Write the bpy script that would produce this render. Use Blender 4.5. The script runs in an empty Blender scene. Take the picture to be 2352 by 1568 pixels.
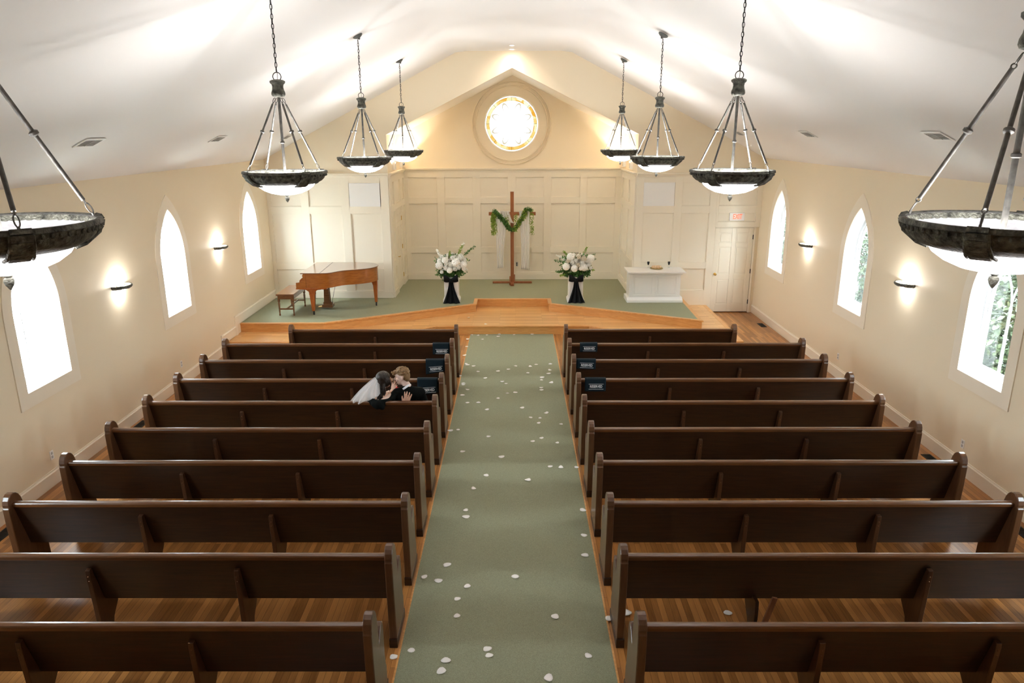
import bpy, math, random
from mathutils import Vector, Matrix
random.seed(7)
PI = math.pi
scn = bpy.context.scene
C = scn.collection
# ---------------------------------------------------------------- camera
FPX, PITCH, YAW, ROLL, HC = 1683.8, 0.28044, -0.00504, -0.00274, 4.2888
cp, sp = math.cos(PITCH), math.sin(PITCH)
F_ = Vector((math.sin(YAW)*cp, math.cos(YAW)*cp, -sp))
R_ = Vector((math.cos(YAW), -math.sin(YAW), 0))
U_ = R_.cross(F_)
c_, s_ = math.cos(ROLL), math.sin(ROLL)
R2, U2 = c_*R_ + s_*U_, -s_*R_ + c_*U_
cd = bpy.data.cameras.new('camera'); cam = bpy.data.objects.new('camera', cd); C.objects.link(cam)
cam.matrix_world = Matrix(((R2.x, U2.x, -F_.x, 0), (R2.y, U2.y, -F_.y, 0), (R2.z, U2.z, -F_.z, HC), (0, 0, 0, 1)))
cd.sensor_width = 36; cd.sensor_fit = 'HORIZONTAL'; cd.lens = FPX/2352*36; cd.clip_start = .05; cd.clip_end = 400
scn.camera = cam
# ---------------------------------------------------------------- world, exposure
SKY = 13.0
w = bpy.data.worlds.new('sky'); scn.world = w; w.use_nodes = True
bg = w.node_tree.nodes['Background']; bg.inputs[0].default_value = (.82, .91, 1, 1); bg.inputs[1].default_value = SKY
scn.view_settings.view_transform = 'Standard'; scn.view_settings.look = 'None'
scn.view_settings.gamma = 1; scn.view_settings.use_curve_mapping = False
scn.view_settings.exposure = 1.66
scn.cycles.use_denoising = True
scn.cycles.max_bounces = 10; scn.cycles.diffuse_bounces = 6; scn.cycles.transparent_max_bounces = 24
scn.cycles.sample_clamp_indirect = 8; scn.cycles.caustics_reflective = False; scn.cycles.caustics_refractive = False
LAMP = 27.0      # chandelier bulb watts
# ---------------------------------------------------------------- helpers
def tag(o, label=None, cat=None, group=None, kind=None):
    if label: o['label'] = label
    if cat: o['category'] = cat
    if group: o['group'] = group
    if kind: o['kind'] = kind
    return o
def empty(name, loc=(0, 0, 0), label=None, cat=None, group=None, kind=None, parent=None):
    o = bpy.data.objects.new(name, None); C.objects.link(o); o.location = loc; o.empty_display_size = .1
    if parent: o.parent = parent
    return tag(o, label, cat, group, kind)
def dup(o, parent=None):
    c = o.copy(); C.objects.link(c); c.parent = parent
    for ch in list(o.children): dup(ch, c)
    return c
class MB:
    def __init__(s): s.v = []; s.f = []
    def add(s, vs, fs):
        n = len(s.v); s.v += [tuple(p) for p in vs]; s.f += [tuple(i+n for i in f) for f in fs]; return s
    def box(s, x0, x1, y0, y1, z0, z1):
        vs = [(x, y, z) for z in (z0, z1) for y in (y0, y1) for x in (x0, x1)]
        return s.add(vs, [(0, 2, 3, 1), (4, 5, 7, 6), (0, 1, 5, 4), (2, 6, 7, 3), (0, 4, 6, 2), (1, 3, 7, 5)])
    def bar(s, a, b, w, h, up=(0, 0, 1), w2=None, h2=None):
        a, b = Vector(a), Vector(b); d = (b-a).normalized(); r = d.cross(Vector(up)).normalized(); u = r.cross(d)
        w2 = w if w2 is None else w2; h2 = h if h2 is None else h2; vs = []
        for p, ww, hh in ((a, w, h), (b, w2, h2)):
            vs += [p-r*ww/2-u*hh/2, p+r*ww/2-u*hh/2, p+r*ww/2+u*hh/2, p-r*ww/2+u*hh/2]
        return s.add(vs, [(0, 3, 2, 1), (4, 5, 6, 7), (0, 1, 5, 4), (1, 2, 6, 5), (2, 3, 7, 6), (3, 0, 4, 7)])
    def prism(s, poly, axis, a, b):
        # poly 2D points in the other two axes, in order (x->y,z ; y->x,z ; z->x,y)
        def P(u, t):
            return (t, u[0], u[1]) if axis == 0 else (u[0], t, u[1]) if axis == 1 else (u[0], u[1], t)
        n = len(poly); vs = [P(u, a) for u in poly] + [P(u, b) for u in poly]
        fs = [tuple(range(n))[::-1], tuple(range(n, 2*n))] + [(i, (i+1) % n, n+(i+1) % n, n+i) for i in range(n)]
        return s.add(vs, fs)
    def lathe(s, prof, c=(0, 0, 0), seg=32, a0=0, a1=2*PI, closed=True):
        n = len(prof); full = abs(a1-a0-2*PI) < 1e-6; m = seg if full else seg+1; vs = []
        for k in range(m):
            a = a0+(a1-a0)*k/seg
            vs += [(c[0]+r*math.cos(a), c[1]+r*math.sin(a), c[2]+z) for r, z in prof]
        fs = []
        for k in range(seg):
            k2 = (k+1) % m
            for i in range(n-1): fs.append((k*n+i, k2*n+i, k2*n+i+1, k*n+i+1))
        return s.add(vs, fs)
    def tube(s, pts, r, seg=8, closed=False, cap=True):
        pts = [Vector(p) for p in pts]; n = len(pts); vs = []; fs = []
        rs = r if isinstance(r, (list, tuple)) else [r]*n
        prev = None
        for i, p in enumerate(pts):
            d = (pts[(i+1) % n]-pts[i-1]) if closed else (pts[min(i+1, n-1)]-pts[max(i-1, 0)])
            if d.length < 1e-9: d = Vector((0, 0, 1))
            d.normalize()
            if prev is None: u = d.orthogonal().normalized()
            else:
                u = prev-d*prev.dot(d); u = u.normalized() if u.length > 1e-6 else d.orthogonal().normalized()
            prev = u; w = d.cross(u)
            for k in range(seg):
                a = 2*PI*k/seg; vs.append(p+(u*math.cos(a)+w*math.sin(a))*rs[i])
        for i in range(n if closed else n-1):
            j = (i+1) % n
            for k in range(seg): fs.append((i*seg+k, i*seg+(k+1) % seg, j*seg+(k+1) % seg, j*seg+k))
        if cap and not closed: fs += [tuple(range(seg))[::-1], tuple((n-1)*seg+k for k in range(seg))]
        return s.add(vs, fs)
    def ball(s, c, r, seg=16, rings=10, M=None):
        r = r if isinstance(r, (tuple, list)) else (r, r, r); vs = []; fs = []
        for i in range(rings+1):
            t = PI*i/rings
            for k in range(seg):
                a = 2*PI*k/seg; p = Vector((r[0]*math.sin(t)*math.cos(a), r[1]*math.sin(t)*math.sin(a), r[2]*math.cos(t)))
                if M: p = M @ p
                vs.append((c[0]+p.x, c[1]+p.y, c[2]+p.z))
        for i in range(rings):
            for k in range(seg): fs.append((i*seg+k, (i+1)*seg+k, (i+1)*seg+(k+1) % seg, i*seg+(k+1) % seg))
        return s.add(vs, fs)
    def grid(s, fn, nu, nv):
        vs = [fn(i/nu, j/nv) for i in range(nu+1) for j in range(nv+1)]
        return s.add(vs, [(i*(nv+1)+j, (i+1)*(nv+1)+j, (i+1)*(nv+1)+j+1, i*(nv+1)+j+1) for i in range(nu) for j in range(nv)])
    def build(s, name, mat, parent=None, loc=(0, 0, 0), smooth=False, bevel=0, solid=0, sub=0, seg=2, weld=None):
        me = bpy.data.meshes.new(name); me.from_pydata(s.v, [], s.f); me.validate(); me.update()
        import bmesh
        bm = bmesh.new(); bm.from_mesh(me)
        if (smooth if weld is None else weld): bmesh.ops.remove_doubles(bm, verts=bm.verts, dist=1e-6)
        bmesh.ops.recalc_face_normals(bm, faces=bm.faces); bm.to_mesh(me); bm.free()
        me.materials.append(mat)
        if smooth:
            me.polygons.foreach_set('use_smooth', [True]*len(me.polygons)); me.set_sharp_from_angle(angle=.7)
        o = bpy.data.objects.new(name, me); C.objects.link(o); o.location = loc
        if parent: o.parent = parent
        if solid: m = o.modifiers.new('solid', 'SOLIDIFY'); m.thickness = solid; m.offset = 0
        if bevel: m = o.modifiers.new('bevel', 'BEVEL'); m.width = bevel; m.segments = seg; m.limit_method = 'ANGLE'; m.angle_limit = .6
        if sub: m = o.modifiers.new('sub', 'SUBSURF'); m.levels = sub; m.render_levels = sub
        return o
# ---------------------------------------------------------------- materials
MATS = {}
def nodes(name):
    m = bpy.data.materials.new(name); m.use_nodes = True; nt = m.node_tree
    return m, nt, nt.nodes['Principled BSDF']
def setp(b, **k):
    for n, v in k.items():
        i = b.inputs[n.replace('_', ' ')]
        i.default_value = (*v, 1) if isinstance(v, (tuple, list)) and len(v) == 3 else v
def mat(name, col, rough=.5, metal=0, coat=0, var=0, vs=6, bump=0, bs=60, emis=None, es=0, spec=.5, scale=(1, 1, 1)):
    m, nt, b = nodes(name)
    setp(b, Base_Color=col, Roughness=rough, Metallic=metal, Coat_Weight=coat, Coat_Roughness=.15, Specular_IOR_Level=spec)
    if emis: setp(b, Emission_Color=emis, Emission_Strength=es)
    if var or bump:
        tc = nt.nodes.new('ShaderNodeTexCoord'); mp = nt.nodes.new('ShaderNodeMapping'); nt.links.new(tc.outputs['Object'], mp.inputs[0]); mp.inputs['Scale'].default_value = scale
    if var:
        n = nt.nodes.new('ShaderNodeTexNoise'); n.inputs['Scale'].default_value = vs; n.inputs['Detail'].default_value = 5
        r = nt.nodes.new('ShaderNodeValToRGB'); e = r.color_ramp.elements
        e[0].position = .3; e[1].position = .7
        e[0].color = (*[c*(1-var) for c in col], 1); e[1].color = (*[min(1, c*(1+var)) for c in col], 1)
        nt.links.new(mp.outputs[0], n.inputs[0]); nt.links.new(n.outputs[0], r.inputs[0]); nt.links.new(r.outputs[0], b.inputs['Base Color'])
    if bump:
        n = nt.nodes.new('ShaderNodeTexNoise'); n.inputs['Scale'].default_value = bs; n.inputs['Detail'].default_value = 3
        bp = nt.nodes.new('ShaderNodeBump'); bp.inputs['Strength'].default_value = bump; bp.inputs['Distance'].default_value = .01
        nt.links.new(mp.outputs[0], n.inputs[0]); nt.links.new(n.outputs[0], bp.inputs['Height']); nt.links.new(bp.outputs[0], b.inputs['Normal'])
    MATS[name] = m; return m
def wood(name, c1, c2, scale=(1.2, 14, 14), rough=.35, coat=.3, ns=3.0, spec=.5):
    m, nt, b = nodes(name)
    tc = nt.nodes.new('ShaderNodeTexCoord'); mp = nt.nodes.new('ShaderNodeMapping'); mp.inputs['Scale'].default_value = scale
    n = nt.nodes.new('ShaderNodeTexNoise'); n.inputs['Scale'].default_value = ns; n.inputs['Detail'].default_value = 8; n.inputs['Roughness'].default_value = .6; n.inputs['Distortion'].default_value = .6
    r = nt.nodes.new('ShaderNodeValToRGB'); e = r.color_ramp.elements; e[0].position = .32; e[1].position = .68; e[0].color = (*c1, 1); e[1].color = (*c2, 1)
    L = nt.links.new; L(tc.outputs['Object'], mp.inputs[0]); L(mp.outputs[0], n.inputs[0]); L(n.outputs[0], r.inputs[0]); L(r.outputs[0], b.inputs['Base Color'])
    setp(b, Roughness=rough, Coat_Weight=coat, Coat_Roughness=.2, Specular_IOR_Level=spec)
    return m
def planks(name, c1, c2, rot=0, wd=.058, ln=.95, rough=.32, coat=.25):
    m, nt, b = nodes(name); L = nt.links.new
    tc = nt.nodes.new('ShaderNodeTexCoord'); mp = nt.nodes.new('ShaderNodeMapping'); mp.inputs['Rotation'].default_value = (0, 0, rot)
    br = nt.nodes.new('ShaderNodeTexBrick'); br.offset = .37; br.inputs['Scale'].default_value = 1; br.inputs['Brick Width'].default_value = ln; br.inputs['Row Height'].default_value = wd
    br.inputs['Mortar Size'].default_value = .0012; br.inputs['Color1'].default_value = (0, 0, 0, 1); br.inputs['Color2'].default_value = (1, 1, 1, 1); br.inputs['Mortar'].default_value = (.5, .5, .5, 1)
    L(tc.outputs['Object'], mp.inputs[0]); L(mp.outputs[0], br.inputs[0])
    m2 = nt.nodes.new('ShaderNodeMapping'); m2.inputs['Scale'].default_value = (2.2, 38, 10); L(mp.outputs[0], m2.inputs[0])
    n = nt.nodes.new('ShaderNodeTexNoise'); n.inputs['Scale'].default_value = 1.5; n.inputs['Detail'].default_value = 8; n.inputs['Distortion'].default_value = 1.0; L(m2.outputs[0], n.inputs[0])
    mx = nt.nodes.new('ShaderNodeMix'); mx.data_type = 'FLOAT'; mx.inputs[0].default_value = .5
    L(br.outputs['Color'], mx.inputs[2]); L(n.outputs[0], mx.inputs[3])
    r = nt.nodes.new('ShaderNodeValToRGB'); e = r.color_ramp.elements; e[0].position = .15; e[1].position = .8; e[0].color = (*c1, 1); e[1].color = (*c2, 1); L(mx.outputs[0], r.inputs[0])
    mm = nt.nodes.new('ShaderNodeMix'); mm.data_type = 'RGBA'; L(br.outputs['Fac'], mm.inputs[0]); L(r.outputs[0], mm.inputs[6]); mm.inputs[7].default_value = (c1[0]*.35, c1[1]*.3, c1[2]*.3, 1)
    L(mm.outputs[2], b.inputs['Base Color']); setp(b, Roughness=rough, Coat_Weight=coat, Coat_Roughness=.15)
    return m
M_WALL = mat('tan_wall_paint', (.84, .735, .555), .75, bump=.04, bs=180)
M_CEIL = mat('white_ceiling_paint', (.83, .815, .80), .8, bump=.05, bs=120)
M_PANEL = mat('cream_panel_paint', (.84, .77, .63), .45)
M_TRIM = mat('cream_trim_paint', (.88, .80, .66), .5)
M_WHITE = mat('white_paint', (.86, .85, .82), .4)
M_FRAME = mat('white_window_frame_paint', (.88, .89, .9), .4)
M_FLOOR = planks('oak_floor', (.20, .072, .015), (.58, .26, .075), rot=PI/2)
M_STEP = planks('oak_step', (.60, .29, .09), (.84, .50, .20), rot=0, wd=.075)
M_OAK = wood('oak_trim', (.58, .26, .07), (.78, .41, .14), (1.5, 10, 10), .35, .2)
M_RISER = wood('oak_riser', (.58, .26, .07), (.78, .41, .14), (1.4, 1.4, 26), .35, .2)
M_CARPET = mat('sage_carpet', (.345, .36, .245), .95, var=.22, vs=170, bump=.7, bs=260, spec=.1)
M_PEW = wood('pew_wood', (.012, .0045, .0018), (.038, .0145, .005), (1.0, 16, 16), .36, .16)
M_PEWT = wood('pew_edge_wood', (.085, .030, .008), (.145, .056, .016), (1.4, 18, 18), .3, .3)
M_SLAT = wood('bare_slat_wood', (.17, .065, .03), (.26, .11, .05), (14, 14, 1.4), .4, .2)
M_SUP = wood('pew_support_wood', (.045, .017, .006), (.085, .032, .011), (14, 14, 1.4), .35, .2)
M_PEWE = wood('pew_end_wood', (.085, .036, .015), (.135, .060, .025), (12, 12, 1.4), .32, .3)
M_PIANO = wood('piano_mahogany', (.25, .075, .012), (.42, .15, .025), (2.0, 2.0, 26), .22, .6)
M_PLEG = wood('piano_leg_mahogany', (.30, .07, .010), (.44, .12, .018), (16, 16, 2), .25, .5)
M_LID = wood('piano_lid_mahogany', (.17, .075, .035), (.25, .12, .06), (2, 14, 14), .10, 1.0)
M_BENCH = wood('bench_wood', (.13, .05, .018), (.22, .09, .03), (2, 14, 14), .2, .6)
M_CROSS = wood('cross_wood', (.24, .075, .022), (.36, .13, .04), (10, 10, 1.5), .45, .1)
M_IRON = mat('patinated_iron', (.10, .10, .082), .6, metal=.25, var=.8, vs=30, bump=1, bs=75)
M_ROD = mat('grey_iron_rod', (.13, .125, .115), .5, metal=.4, var=.35, vs=30)
M_CANOPY = mat('dark_grey_canopy', (.10, .105, .10), .5, metal=.3, var=.3)
M_GLOW = mat('lit_alabaster_glass', (.9, .9, .88), .3, emis=(1, .965, .96), es=3.2)
M_INNER = mat('grey_lamp_inside', (.40, .40, .42), .5, metal=.3, var=.2, vs=25)
M_BRASS = mat('brass', (.75, .52, .18), .25, metal=1)
M_SCREW = mat('bronze_screw', (.16, .07, .03), .4, metal=.6)
M_DARK = mat('dark_metal', (.03, .03, .03), .4, metal=.6)
M_GREYM = mat('grey_vent_metal', (.45, .44, .42), .5)
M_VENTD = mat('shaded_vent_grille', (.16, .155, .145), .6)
M_BLACKCLOTH = mat('black_satin', (.0012, .0022, .0032), .55, bump=.15, bs=25, spec=.2)
M_NAVY = mat('dark_teal_cloth', (.004, .013, .020), .8, bump=.1, bs=300, spec=.25)
M_LETTER = mat('white_lettering', (.85, .87, .9), .6)
M_PETAL = mat('white_petal', (.92, .90, .87), .7)
M_FLOWER = mat('white_flower', (.93, .92, .86), .7, var=.06, vs=30)
M_CREAMFL = mat('cream_flower', (.85, .78, .64), .7)
M_LEAF = mat('dark_green_leaf', (.07, .18, .03), .5, var=.4, vs=15)
M_LEAF2 = mat('lime_green_leaf', (.25, .36, .04), .5, var=.35, vs=15)
M_BUSH = mat('shrub_leaf', (.045, .065, .034), .55, var=.6, vs=4)
M_BARK = mat('bark', (.06, .045, .03), .8, var=.3)
M_RED = mat('red_exit_letter', (.9, .12, .06), .5, emis=(1, .12, .05), es=.5)
M_DARKHOLE = mat('dark_gap', (.01, .01, .01), .9)
M_SKIN = mat('fair_skin', (.76, .54, .46), .5, var=.05, vs=8)
M_SKIN2 = mat('tanned_skin', (.70, .43, .31), .5, var=.05, vs=8)
M_HAIRM = mat('sandy_brown_hair', (.22, .12, .045), .5, var=.45, vs=60, bump=.8, bs=90)
M_HAIRB = mat('dark_brown_hair', (.018, .010, .006), .35, var=.4, vs=40, bump=.8, bs=70, scale=(1, 1, .4))
M_SUIT = mat('black_suit_cloth', (.004, .005, .0045), .9, bump=.1, bs=200, spec=.12)
M_SHIRT = mat('white_shirt_cloth', (.85, .85, .9), .7)
M_DRESS = mat('white_satin', (.85, .83, .80), .5, bump=.2, bs=30)
M_ROSE = mat('red_rose', (.6, .01, .01), .6)
M_LIP = mat('lips', (.5, .16, .13), .5)
M_GROUND = mat('pale_gravel', (.62, .62, .58), .9, var=.1, vs=3)
def seethrough(name, col, fac):
    m = bpy.data.materials.new(name); m.use_nodes = True; nt = m.node_tree; nt.nodes.clear()
    o = nt.nodes.new('ShaderNodeOutputMaterial'); t = nt.nodes.new('ShaderNodeBsdfTransparent'); d = nt.nodes.new('ShaderNodeBsdfDiffuse')
    tr = nt.nodes.new('ShaderNodeBsdfTranslucent'); a = nt.nodes.new('ShaderNodeMixShader'); x = nt.nodes.new('ShaderNodeMixShader')
    d.inputs[0].default_value = (*col, 1); tr.inputs[0].default_value = (*col, 1); a.inputs[0].default_value = .45; x.inputs[0].default_value = fac
    L = nt.links.new; L(d.outputs[0], a.inputs[1]); L(tr.outputs[0], a.inputs[2]); L(t.outputs[0], x.inputs[1]); L(a.outputs[0], x.inputs[2]); L(x.outputs[0], o.inputs[0])
    return m
M_VEIL = seethrough('white_veil_tulle', (.97, .97, .98), .58)
M_DRAPE = seethrough('white_chiffon', (.96, .95, .93), .8)
def glass(name):
    m = bpy.data.materials.new(name); m.use_nodes = True; nt = m.node_tree; nt.nodes.clear()
    o = nt.nodes.new('ShaderNodeOutputMaterial'); t = nt.nodes.new('ShaderNodeBsdfTransparent'); g = nt.nodes.new('ShaderNodeBsdfGlossy'); x = nt.nodes.new('ShaderNodeMixShader')
    g.inputs['Roughness'].default_value = .02; x.inputs[0].default_value = .06; t.inputs[0].default_value = (.96, .98, .97, 1)
    L = nt.links.new; L(t.outputs[0], x.inputs[1]); L(g.outputs[0], x.inputs[2]); L(x.outputs[0], o.inputs[0]); return m
M_GLASS = glass('window_glass')
def stained(name):
    m = bpy.data.materials.new(name); m.use_nodes = True; nt = m.node_tree; nt.nodes.clear(); N = nt.nodes.new; L = nt.links.new
    o = N('ShaderNodeOutputMaterial'); t = N('ShaderNodeBsdfTransparent'); tc = N('ShaderNodeTexCoord')
    sx = N('ShaderNodeSeparateXYZ'); L(tc.outputs['Object'], sx.inputs[0])
    cb = N('ShaderNodeCombineXYZ'); L(sx.outputs[0], cb.inputs[0]); L(sx.outputs[2], cb.inputs[1])
    ln = N('ShaderNodeVectorMath'); ln.operation = 'LENGTH'; L(cb.outputs[0], ln.inputs[0])
    ring = N('ShaderNodeValToRGB'); ring.color_ramp.interpolation = 'CONSTANT'
    sc = N('ShaderNodeMath'); sc.operation = 'DIVIDE'; sc.inputs[1].default_value = .72; L(ln.outputs['Value'], sc.inputs[0]); L(sc.outputs[0], ring.inputs[0])
    e = ring.color_ramp.elements; e[0].position = 0; e[0].color = (0, 0, 0, 1); e[1].position = .80; e[1].color = (1, 1, 1, 1)
    x = e.new(.915); x.color = (0, 0, 0, 1)
    # gold quarry colours by voronoi cells
    vo = N('ShaderNodeTexVoronoi'); vo.inputs['Scale'].default_value = 7; L(tc.outputs['Object'], vo.inputs[0])
    g = N('ShaderNodeValToRGB'); ge = g.color_ramp.elements; ge[0].position = .05; ge[0].color = (.165, .105, .03, 1); ge[1].position = .95; ge[1].color = (.185, .18, .15, 1)
    q = ge.new(.45); q.color = (.172, .14, .075, 1)
    L(vo.outputs['Color'], g.inputs[0])
    # pale centre with faint tints on a petal rosette
    at = N('ShaderNodeMath'); at.operation = 'ARCTAN2'; L(sx.outputs[0], at.inputs[0]); L(sx.outputs[2], at.inputs[1])
    m8 = N('ShaderNodeMath'); m8.operation = 'MULTIPLY'; m8.inputs[1].default_value = 4; L(at.outputs[0], m8.inputs[0])
    co = N('ShaderNodeMath'); co.operation = 'SINE'; L(m8.outputs[0], co.inputs[0])
    ab = N('ShaderNodeMath'); ab.operation = 'ABSOLUTE'; L(co.outputs[0], ab.inputs[0])
    pe = N('ShaderNodeMath'); pe.operation = 'MULTIPLY'; pe.inputs[1].default_value = .74; L(ab.outputs[0], pe.inputs[0])
    df = N('ShaderNodeMath'); df.operation = 'SUBTRACT'; L(sc.outputs[0], df.inputs[0]); L(pe.outputs[0], df.inputs[1])
    da = N('ShaderNodeMath'); da.operation = 'ABSOLUTE'; L(df.outputs[0], da.inputs[0])
    cr = N('ShaderNodeValToRGB'); ce = cr.color_ramp.elements; ce[0].position = 0; ce[0].color = (.150, .128, .09, 1); kk = ce.new(.03); kk.color = (.153, .148, .14, 1); ce[-1].position = .055; ce[-1].color = (.30, .30, .30, 1); L(da.outputs[0], cr.inputs[0])
    mx = N('ShaderNodeMix'); mx.data_type = 'RGBA'; L(ring.outputs[0], mx.inputs[0]); L(cr.outputs[0], mx.inputs[6]); L(g.outputs[0], mx.inputs[7])
    L(mx.outputs[2], t.inputs[0]); L(t.outputs[0], o.inputs[0]); return m
M_STAIN = stained('stained_glass')
# ---------------------------------------------------------------- room numbers
XL, XR, YF, YB, YR = -5.83, 5.77, 17.45, 19.75, -2.6
ZW, ZC, CL, CR = 3.655, 5.985, -1.27, 1.20       # wall top, flat ceiling, flat edges
AL, AR, AS, AA, AX = -2.965, 2.83, 4.20, 5.63, -.07   # alcove left, right, spring, apex, axis
WY = [8.66, 12.36, 16.14, 4.92]             # window centres along the side walls; last pair unseen, added to light the aisle
WT = .28
def arch(w_, zb, zs, h, n=14, c=0):
    R = (h*h+w_*w_)/(2*w_); a = math.acos((R-w_)/R)
    pts = [(c-w_, zb), (c-w_, zs)]
    for k in range(1, n+1):
        t = a*k/n; pts.append((c-w_+R-R*math.cos(t), zs+R*math.sin(t)))
    for k in range(n-1, -1, -1):
        t = a*k/n; pts.append((c+w_-R+R*math.cos(t), zs+R*math.sin(t)))
    pts.append((c+w_, zb)); return pts
def side_wall(name, xin, sgn):
    m = MB(); xo = xin+sgn*WT; ys = sorted(WY); cuts = [YR]
    for c in ys: cuts += [c-.445, c+.445]
    cuts.append(YB if False else YF+.3)
    for i in range(0, len(cuts), 2): m.box(min(xin, xo), max(xin, xo), cuts[i], cuts[i+1], -.3, ZW)
    for c in ys:
        m.box(min(xin, xo), max(xin, xo), c-.445, c+.445, -.3, 1.285)
        pts = arch(.445, 1.285, 2.2, .83, 14, c)[1:-1]
        for a, b in zip(pts[:-1], pts[1:]):
            m.prism([a, b, (b[0], ZW), (a[0], ZW)], 0, min(xin, xo), max(xin, xo))
    return tag(m.build(name, M_WALL), kind='structure')
side_wall('wall_left', XL, -1); side_wall('wall_right', XR, 1)
WLAB = {}
def window(n, xin, sgn, c):
    root = empty('window_%d' % n, (xin, c, 1.285), kind='structure')
    def prof(w_, zb, zs, h): return [(a, b-1.285) for a, b in arch(w_, zb, zs, h, 14, 0)]
    def ring(o_, i_, x0, x1, name, mt, bevel=0):
        m = MB(); N = len(o_)
        for k in range(N):
            k2 = (k+1) % N
            vs = [(x, *p) for x in (x0, x1) for p in (o_[k], o_[k2], i_[k2], i_[k])]
            m.add(vs, [(0, 1, 2, 3), (4, 7, 6, 5), (0, 4, 5, 1), (2, 6, 7, 3)])
        return m.build(name, mt, root)
    ring(prof(.615, 1.105, 2.15, 1.125), prof(.447, 1.283, 2.2, .833), -sgn*.013, sgn*.001, 'window_casing', M_TRIM)
    ring(prof(.4445, 1.286, 2.2, .829), prof(.39, 1.345, 2.2, .745), sgn*.19, sgn*.25, 'window_frame', M_FRAME)
    ring(prof(.39, 1.345, 2.2, .745), prof(.355, 1.38, 2.2, .69), sgn*.205, sgn*.235, 'window_sash', M_FRAME)
    m = MB(); m.prism([(p[0], p[1]) for p in prof(.356, 1.379, 2.2, .692)], 0, sgn*.218, sgn*.222); m.build('window_pane', M_GLASS, root)
    m = MB(); b0 = min(sgn*.205, sgn*.235); b1 = max(sgn*.205, sgn*.235)
    m.box(b0, b1, -.01, .01, .095, .93)
    R = .59
    for s in (-1, 1):
        pts = []
        for k in range(9):
            t = .86*k/8; y = s*(-R+R*math.cos(t)); z = .92+R*math.sin(t); pts.append((sgn*.22, -y, z))
        # arc rising from the mullion and curving outward to the frame
        m.tube(pts, .011, 8)
    m.build('window_muntin', M_FRAME, root)
    # painted lining of the deep opening
    lin = MB(); p = prof(.4445, 1.286, 2.2, .829)
    for k in range(len(p)):
        a, b = p[k], p[(k+1) % len(p)]
        lin.add([(0, *a), (sgn*.19, *a), (sgn*.19, *b), (0, *b)], [(0, 1, 2, 3)])
    o = lin.build('window_lining', M_FRAME, root, solid=.004)
    # daylight portal
    ld = bpy.data.lights.new('window_portal', 'AREA'); ld.shape = 'RECTANGLE'; ld.size = 1.75; ld.size_y = .9; ld.cycles.is_portal = True
    lo = bpy.data.objects.new('window_portal', ld); C.objects.link(lo); lo.location = (xin+sgn*.27, c, 2.16); lo.rotation_euler = (0, sgn*PI/2, 0)
    return root
for k, c in enumerate(WY): window(k+1, XL, -1, c)
for k, c in enumerate(WY): window(k+5, XR, 1, c)
# floor, ceiling, end walls
m = MB(); m.box(XL, XR, YR, YF+.3, -.2, 0); tag(m.build('floor', M_FLOOR), kind='structure')
m = MB(); T = .12
prof = [(XL-WT, ZW-.0), (XL, ZW), (CL-.25, ZC-.128), (CL-.08, ZC-.035), (CL+.18, ZC), (CR-.18, ZC), (CR+.08, ZC-.035), (CR+.25, ZC-.128), (XR, ZW), (XR+WT, ZW)]
# the creases are eased plaster curves
m.prism(prof+[(x, z+T) for x, z in prof[::-1]], 1, YR, YF+.3)
tag(m.build('ceiling', M_CEIL, smooth=True), kind='structure')
m = MB()
def gz(x): return min(ZC, ZW+(x-XL)*(ZC-ZW)/(CL-XL), ZW+(XR-x)*(ZC-ZW)/(XR-CR))
m.prism([(XL, 0), (AL, 0), (AL, AS), (AX, AA), (AX, ZC), (CL, ZC), (XL, ZW)], 1, YF, YF+.15)
m.prism([(AR, 0), (4.735, 0), (4.735, 2.062), (5.655, 2.062), (5.655, 0), (XR, 0), (XR, ZW), (CR, ZC), (AX, ZC), (AX, AA), (AR, AS)], 1, YF, YF+.15)
wf = tag(m.build('wall_front', M_WALL), kind='structure')
m = MB(); m.prism([(XL-WT, -.2), (XR+WT, -.2), (XR+WT, ZW), (XR, ZW), (CR, ZC), (CL, ZC), (XL, ZW), (XL-WT, ZW)], 1, YR-.15, YR)
tag(m.build('wall_back', M_WALL), kind='structure')
m = MB(); m.box(XL, XR, YR, -.35, 2.55, 2.75); tag(m.build('floor_balcony', M_FLOOR), kind='structure')
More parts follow.
